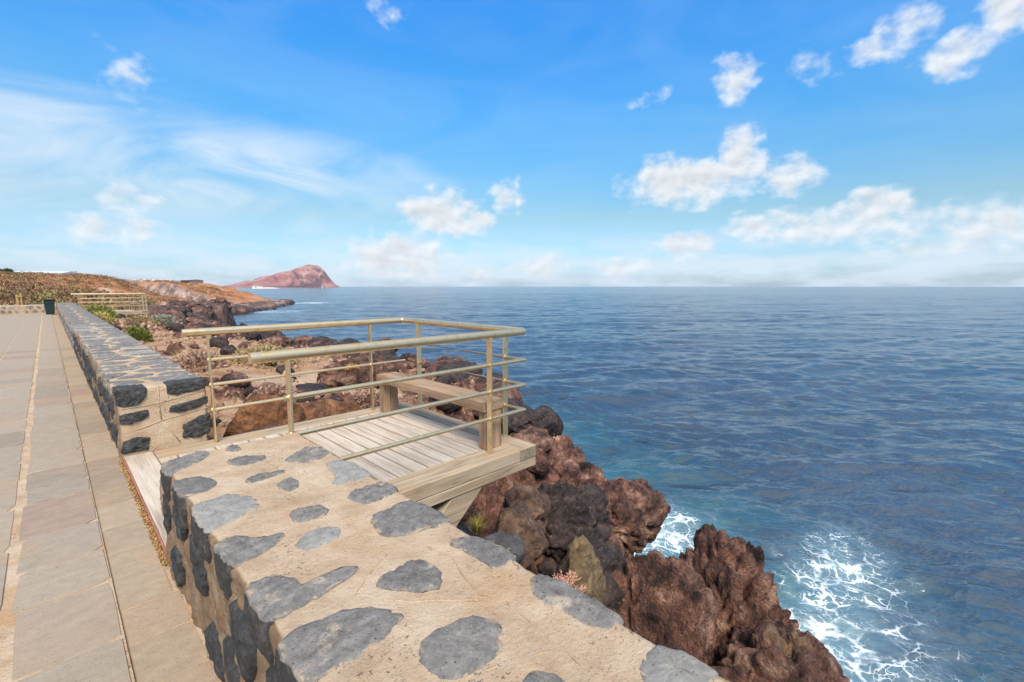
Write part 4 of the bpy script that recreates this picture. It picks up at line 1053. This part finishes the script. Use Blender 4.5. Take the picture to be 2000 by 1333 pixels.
def stems(k, rad, seed, r=.008):
    g = random.Random(seed); mb = MB()
    for i in range(k):
        a = g.uniform(0, 6.28); q = g.uniform(.3, .85)
        e = (math.cos(a) * rad[0] * q, math.sin(a) * rad[1] * q, rad[2] * g.uniform(.4, .9))
        mb.tube([(0, 0, -.06), (e[0] * .35, e[1] * .35, e[2] * .5), e], [r, r * .7, r * .3], 5)
    return mb
M['leaf_green'] = mat_leaf('green_leaves', (.10, .13, .025), (.27, .25, .05)); M['leaf_yellow'] = mat_leaf('yellow_green_leaves', (.26, .22, .05), (.50, .38, .10))
M['leaf_ochre'] = mat_leaf('ochre_twigs', (.25, .17, .07), (.50, .37, .17)); M['leaf_pink'] = mat_leaf('pinkish_dry_twigs', (.30, .17, .11), (.52, .34, .24))
M['leaf_grey'] = mat_leaf('grey_green_leaves', (.20, .19, .13), (.38, .36, .26)); M['leaf_brown'] = mat_leaf('brown_scrub', (.13, .065, .038), (.35, .19, .10))
M['leaf_olive'] = mat_leaf('olive_scrub', (.12, .10, .035), (.32, .26, .09)); M['leaf_dark'] = mat_leaf('dark_green_leaves', (.02, .05, .02), (.06, .11, .04))
M['twig'] = mat_plain('twig_bark', (.22, .15, .10), .9, .3, 30); M['coral_twig'] = mat_plain('pink_dry_branch', (.62, .33, .23), .8, .25, 20)
M['orange_leaf'] = mat_leaf('orange_lichen', (.55, .22, .03), (.75, .36, .06))
def shrub(x, y, rad, mat, label, n=900, size=.05, seed=1, group=None, name='shrub', z=None, cat='shrub'):
    z = gz(x, y) if z is None else z
    t = empty(name, (x, y, z), label, cat, group)
    V, F = leaves(n, rad, size, seed); obj('foliage', mesh(V, F, M[mat]), t)
    mb = stems(7, rad, seed); obj('stem', mesh(mb.V, mb.F, M['twig']), t)
    return t
def build_plants():
    shrub(2.1, 20.5, (.42, .6, .45), 'leaf_green', 'bright green rounded shrub growing just behind the long wall', 1500, .09, 3)
    for k, (x, y, r, m, l) in enumerate([(1.75, 30, (.55, 1.4, .5), 'leaf_yellow', 'yellow-green shrub behind the long wall nearest the green rounded one'), (1.8, 33, (.7, 1.3, .55), 'leaf_green', 'wide green shrub below the distant viewing platform'),
                                         (2.0, 36.5, (1.0, 1.4, .8), 'leaf_green', 'fresh green shrub touching edge of the distant platform'), (3.7, 34.5, (.9, .9, .75), 'leaf_ochre', 'rounded ochre shrub on the slope before the distant platform'),
                                         (5.0, 36.5, (.9, .8, .65), 'leaf_grey', 'pale grey-green shrub under the outer end of distant platform'), (2.35, 12.6, (.5, .75, .30), 'leaf_pink', 'low dry pinkish brush beside the long wall'),
                                         (3.75, 12.6, (.85, .7, .45), 'leaf_ochre', 'dense ochre bush on the slope beyond the steel railing'), (3.65, 7.6, (.27, .25, .24), 'leaf_grey', 'small grey-green bush next to bench end'),
                                         (4.35, 24, (.7, .6, .35), 'leaf_ochre', 'small dry orange bush at edge of the dark shore rocks'), (2.9, 9.2, (.35, .4, .2), 'leaf_pink', 'tiny dry brush on sand between wall and ochre bush'), (4.6, 8.8, (.4, .4, .2), 'leaf_pink', 'low brownish brush beside the lichen-patched rock')]):
        shrub(x, y, r, m, l, 1500, .05 + .0016 * y, 20 + k)
    V, F = leaves(320, (.16, .14, .10), .035, 4)
    # lichen-coloured plant on its rock
    z = gz(4.8, 10.2)
    t = empty('orange_plant', (4.85, 10.05, -.30), 'bright orange lichen tuft on top of the dark rock', 'plant'); obj('foliage', mesh(V, F, M['orange_leaf']), t)
    # grass tuft
    g = np.random.default_rng(3); n = 170; a = g.uniform(0, 6.28, n); lean = g.uniform(.1, .9, n); L = g.uniform(.10, .22, n)
    d = np.c_[np.cos(a) * lean, np.sin(a) * lean, np.ones(n)]; d /= np.linalg.norm(d, axis=1)[:, None]; s = np.c_[-np.sin(a), np.cos(a), 0 * a] * .0035
    b = np.c_[np.cos(a), np.sin(a), 0 * a] * .03 * g.random(n)[:, None]; m = b + d * L[:, None] * .6; e = b + d * L[:, None] + np.c_[np.cos(a) * .03, np.sin(a) * .03, -.02 * np.ones(n)]
    V = np.stack([b - s, m - s * .8, e, m + s * .8, b + s], 1).reshape(-1, 3); F = np.arange(n * 5).reshape(-1, 5)
    t = empty('grass_tuft', (2.86, 3.36, -.86), 'yellow dry grass tuft growing beside the platform strut', 'grass tuft'); obj('blades', mesh(V, F, M['leaf_yellow']), t)
    # dry coral-like branching plant
    rg = random.Random(5); mb = MB()
    def grow(p, d, L, r, lev):
        q = p + d * L; mid = p + d * L * .5 + Vector((rg.uniform(-1, 1), rg.uniform(-1, 1), rg.uniform(-1, 1))) * L * .1
        mb.tube([p, mid, q], [r, r * .9, r * .75], 5)
        if lev == 0: return
        for k in range(rg.choice((2, 2, 3))):
            e = (d + Vector((rg.uniform(-1, 1), rg.uniform(-1, 1), rg.uniform(-.5, .9))) * .75).normalized(); grow(q, e, L * rg.uniform(.62, .9), r * .78, lev - 1)
    for k in range(9):
        a = k / 9 * 6.28; grow(Vector((0, 0, 0)), Vector((math.cos(a) * .8, math.sin(a) * .8, .9)).normalized(), .075, .0062, 4)
    t = empty('dry_branching_plant', (2.98, 2.36, -1.14), 'dry pink coral-like branching plant among rocks just beyond the near wall', 'plant'); obj('branches', mesh(mb.V, mb.F, M['coral_twig'], True), t)
    # scrub near the cross wall, one by one
    g = np.random.default_rng(9)
    P = np.c_[g.uniform(-7, 0, 34), g.uniform(40, 56, 34)]
    for k, (x, y) in enumerate(P):
        s = g.uniform(.45, .9); m, w = [('leaf_brown', 'brown dry scrub bush on the slope behind the short cross wall'), ('leaf_olive', 'olive-green scrub bush on the slope behind the short cross wall'), ('leaf_ochre', 'ochre dry scrub bush on the slope behind the short cross wall')][k % 3]
        shrub(x, y, (s, s, s * .7), m, w, 420, .13, 60 + k, 'scrub bushes behind the cross wall', 'scrub_bush', None, 'bush')
    # the scrub of the hillside
    for nm, mat, cnt, sd in (('brown', 'leaf_brown', 2100, 1), ('olive', 'leaf_olive', 900, 2), ('ochre', 'leaf_ochre', 350, 3)):
        g = np.random.default_rng(sd); y = 42 + 125 * g.random(cnt) ** 1.15; x = g.uniform(-1, 1, cnt) * 1. ; x = -.075 * y - 6 + (x + 1) * .5 * (.30 * y + 10)
        P = np.c_[x, y]; Z = ground(P); ok = (Z[5] > 5) & (Z[4] < .2) & (Z[2] < .4); P, z = P[ok], Z[0][ok]; n = len(P)
        k = 34; r = g.uniform(.3, .8, n)
        V0, F0 = leaves(k * 40, (1, 1, .7), .34, 77 + sd); V0 = V0.reshape(40, k, 4, 3)
        pick = g.integers(0, 40, n)
        V = V0[pick] * r[:, None, None, None] + np.c_[P, z - .05][:, None, None, :]
        obj('scrub', mesh(V.reshape(-1, 3), np.arange(n * k * 4).reshape(-1, 4), M[mat]), None, label='low %s scrub covering the far hillside' % nm, category='scrub', kind='stuff')
build_plants()

# ------------------------------------------------------------------ small far things
def build_far():
    M['bin'] = mat_plain('dark_green_plastic', (.012, .030, .024), .5, .2, 6); M['white'] = mat_plain('white_paint', (.72, .70, .66), .7, .08, 2)
    M['sail'] = mat_plain('sail_cloth', (.80, .79, .76), .8, .05, 2); M['roof'] = mat_plain('pale_sheet_roof', (.55, .56, .55), .6, .15, .6); M['pale_wood'] = mat_plain('yellow_wood', (.45, .27, .10), .8, .2, 8)
    M['plaster'] = mat_plain('plaster', (.50, .42, .36), .9, .15, 1); M['dark'] = mat_plain('dark_opening', (.03, .03, .035), .6, .2, 3); M['bark'] = mat_plain('palm_bark', (.16, .12, .09), .9, .3, 4)
    t = empty('litter_bin', (.08, 37.55, 0), 'dark green litter bin standing at the far end of the path by the wall', 'bin')
    o = MB().prism([(-.19, 0), (.17, 0), (.22, .78), (-.24, .78)], -.2, .2, 1); o.V = [(a + .08, b + 37.55, c) for a, b, c in o.V]
    o = o.part('body', M['bin'], t); fixn(o); bev(o, .025)
    MB().box((-.18, 37.31, .785), (.32, 37.79, .86), .025).part('lid', M['bin'], t)
    MB().box((-.05, 37.325, .62), (.20, 37.345, .72), .005).part('opening', M['dark'], t)
    t = empty('wooden_post', (-1.15, 39.35, 0), 'yellowish wooden marker post rising behind the short cross wall', 'post')
    MB().box((-1.27, 39.3, -.3), (-1.17, 39.4, 1.12), .008).part('upright', M['pale_wood'], t); MB().box((-1.10, 39.3, -.3), (-1.02, 39.4, 1.2), .008).part('upright', M['pale_wood'], t); MB().box((-1.28, 39.28, .98), (-1.0, 39.30, 1.06), .004).part('crosspiece', M['pale_wood'], t)
    # long pale shed on the skyline
    def put(px, dep): r = (px - 1000) / 905 * dep; return np.array([(dep + r) * .7071, (dep - r) * .7071])
    def roofbuilding(name, label, pxa, pxb, dep, zb, h, rise, mats):
        a, b = put(pxa, dep), put(pxb, dep); L = np.linalg.norm(b - a); u = (b - a) / L; v = np.array([-u[1], u[0]]); c = (a + b) / 2
        t = empty(name, (c[0], c[1], zb), label, 'building', rz=math.atan2(u[1], u[0]))
        def bx(nm, p, q, m, par=t): mb = MB().box(p, q, .02); return obj(nm, mesh(mb.V, mb.F, M[m]), par)
        bx('wall', (-L / 2, 0, -1.5), (L / 2, 8, h), mats[0])
        mb = MB().prism([(-.3, h), (8.3, h), (4, h + rise)], -L / 2 - .3, L / 2 + .3, 0); o = obj('roof', mesh(mb.V, mb.F, M[mats[1]]), t); fixn(o)
        for k in range(max(2, int(L / 4))):
            x = -L / 2 + (k + .5) * L / max(2, int(L / 4)); bx('panel', (x - .9, -.05, .3), (x + .9, .03, h - .3), mats[2])
        return t
    roofbuilding('greenhouse', 'long pale low shed with sheet roof on the skyline at top of the hill', 20, 128, 175, 5.2, 1.2, .9, ('white', 'roof', 'plaster'))
    roofbuilding('hut', 'tiny low hut on the skyline above the sea cliff', 358, 372, 160, 2.5, 1.2, .3, ('plaster', 'plaster', 'dark'))
    a, b = put(165, 172), put(342, 172); L = np.linalg.norm(b - a); u = (b - a) / L; c = (a + b) / 2
    t = empty('boundary_wall', (c[0], c[1], 3.0), 'thin white boundary wall running along the skyline', 'wall', rz=math.atan2(u[1], u[0]))
    mb = MB().box((-L / 2, 0, -2), (L / 2, .3, 1.15), .02); obj('wall_panel', mesh(mb.V, mb.F, M['white']), t); mb = MB().box((-L / 2, -.05, 1.152), (L / 2, .35, 1.25), .02); obj('coping', mesh(mb.V, mb.F, M['plaster']), t)
    p = put(157, 170); t = empty('pole', (p[0], p[1], 3.5), 'thin pole standing on the skyline beside pale shed', 'pole'); mb = MB().tube([(0, 0, -1), (0, 0, 3.6)], [.09, .06], 6); obj('shaft', mesh(mb.V, mb.F, M['bark']), t); mb = MB().box((-.35, -.05, 3.3), (.35, .05, 3.42), .01); obj('arm', mesh(mb.V, mb.F, M['bark']), t)
    # palm at the left edge and two dark bushes beside the shed
    p = put(-9, 120); zz = gz(*p); t = empty('palm_tree', (p[0], p[1], zz), 'palm tree with drooping fronds on the hilltop by the pale shed', 'palm')
    H = 1.6 + 54 / 905 * 120 - zz
    mb = MB().tube([(0, 0, -.4), (.1, 0, H * .5), (0, .1, H)], [.24, .17, .14], 8); obj('trunk', mesh(mb.V, mb.F, M['bark'], True), t)
    g = random.Random(3); V, F = [], []
    for k in range(26):
        a = g.uniform(0, 6.28); el = g.uniform(-.3, 1.1); L = g.uniform(1.6, 2.3); prev = None
        for i in range(9):
            q = i / 8; rr = L * q * math.cos(el * (1 - q * .3)); z = H + L * q * math.sin(el) - 1.3 * q * q
            c = np.array([math.cos(a) * rr, math.sin(a) * rr, z]); s = np.array([-math.sin(a), math.cos(a), -.5])
            for sg in (-1, 1):
                w = .38 * math.sin(math.pi * min(1, q * .9 + .1)); n = len(V); d = np.array([math.cos(a), math.sin(a), -.3]) * .12
                V += [c, c + d, c + np.array([s[0] * sg, s[1] * sg, -.5]) * w + d * 2]; F.append((n, n + 1, n + 2))
    obj('crown', mesh(np.array(V), F, M['leaf_dark']), t)
    for px, lab in ((6, 'dark green bush beside the palm on the hilltop'), (24, 'small dark green bush at left end of pale shed')):
        p = put(px, 128); z = 1.6 + (559.5 - 536) / 905 * 128; shrub(p[0], p[1], (1.2, 1.2, 1.5), 'leaf_dark', lab, 500, .35, px, None, 'bush', z, 'bush')
    # boats and houses by the mountain
    def boat(px, dep, s, lab):
        p = put(px, dep); t = empty('sailboat', (p[0], p[1], SEA), lab, 'boat', rz=.6); t.scale = (s, s, s)
        mb = MB(); n = 9; V = []
        for i in range(n):
            q = i / (n - 1); x = -5 + 10 * q; w = 1.5 * math.sin(math.pi * (.12 + .88 * (1 - q)) ** .8) if q < 1 else .02
            V += [(x, -w, 1.1 + .3 * q), (x, -w * .55, -.3), (x, w * .55, -.3), (x, w, 1.1 + .3 * q)]
        F = [(i * 4 + j, i * 4 + 4 + j, i * 4 + 5 + j, i * 4 + 1 + j) for i in range(n - 1) for j in range(3)] + [(i * 4 + 3, i * 4 + 7, i * 4 + 4, i * 4) for i in range(n - 1)] + [(0, 1, 2, 3)]
        o = obj('hull', mesh(np.array(V), F, M['white']), t); fixn(o)
        mb = MB().box((-2.5, -.8, 1.1), (1, .8, 1.8), .1); obj('cabin', mesh(mb.V, mb.F, M['white']), t)
        mb = MB().tube([(.5, 0, 1), (.5, 0, 13.5)], .12, 6); obj('mast', mesh(mb.V, mb.F, M['roof']), t)
        for nm, P in (('mainsail', [(.3, 2.4), (-4.4, 2.5), (-2.6, 7), (.3, 13)]), ('foresail', [(.8, 12.5), (4.8, 1.8), (1.1, 2.3)])):
            mb = MB().prism(P, -.03, .03, 1); o = obj(nm, mesh(mb.V, mb.F, M['sail']), t); fixn(o)
    boat(632, 1250, .95, 'white sailing boat on the water before the red mountain'); boat(1477, 2300, .9, 'tiny white sailing boat far out on the open horizon')
    for k, (px, w, h) in enumerate([(500, 9, 3), (508, 8, 2.4), (514, 6, 2.4)]):
        p = put(px, 1330); t = empty('white_house', (p[0], p[1], -1.), 'small white flat-roofed house on the spit below the red mountain', 'building', 'white houses on the spit', rz=-.8)
        mb = MB().box((-w / 2, -3, -4), (w / 2, 3, h), .1); obj('wall', mesh(mb.V, mb.F, M['white']), t); mb = MB().box((-w / 2 - .3, -3.3, h), (w / 2 + .3, 3.3, h + .4), .1); obj('roof', mesh(mb.V, mb.F, M['white']), t)
        for j in (-1, 1): mb = MB().box((j * w / 4 - .6, -3.06, 1), (j * w / 4 + .6, -2.95, 2.4), .02); obj('window', mesh(mb.V, mb.F, M['dark']), t)
build_far()

# ------------------------------------------------------------------ sea haze
def build_haze():
    m = bpy.data.materials.new('haze'); m.use_nodes = True; t = NT(m.node_tree); t.n.clear()
    out = t.node('ShaderNodeOutputMaterial'); v = t.node('ShaderNodeVolumePrincipled', Color=(.86, .90, 1, 1), Density=2.2e-5, Anisotropy=.2)
    t.l.new(v.outputs[0], out.inputs['Volume'])
    mb = MB().box((-9600, -9600, -14), (9600, 9600, 150), 0)
    o = obj('haze', mesh(mb.V, mb.F, m), kind='stuff'); fixn(o)
build_haze()
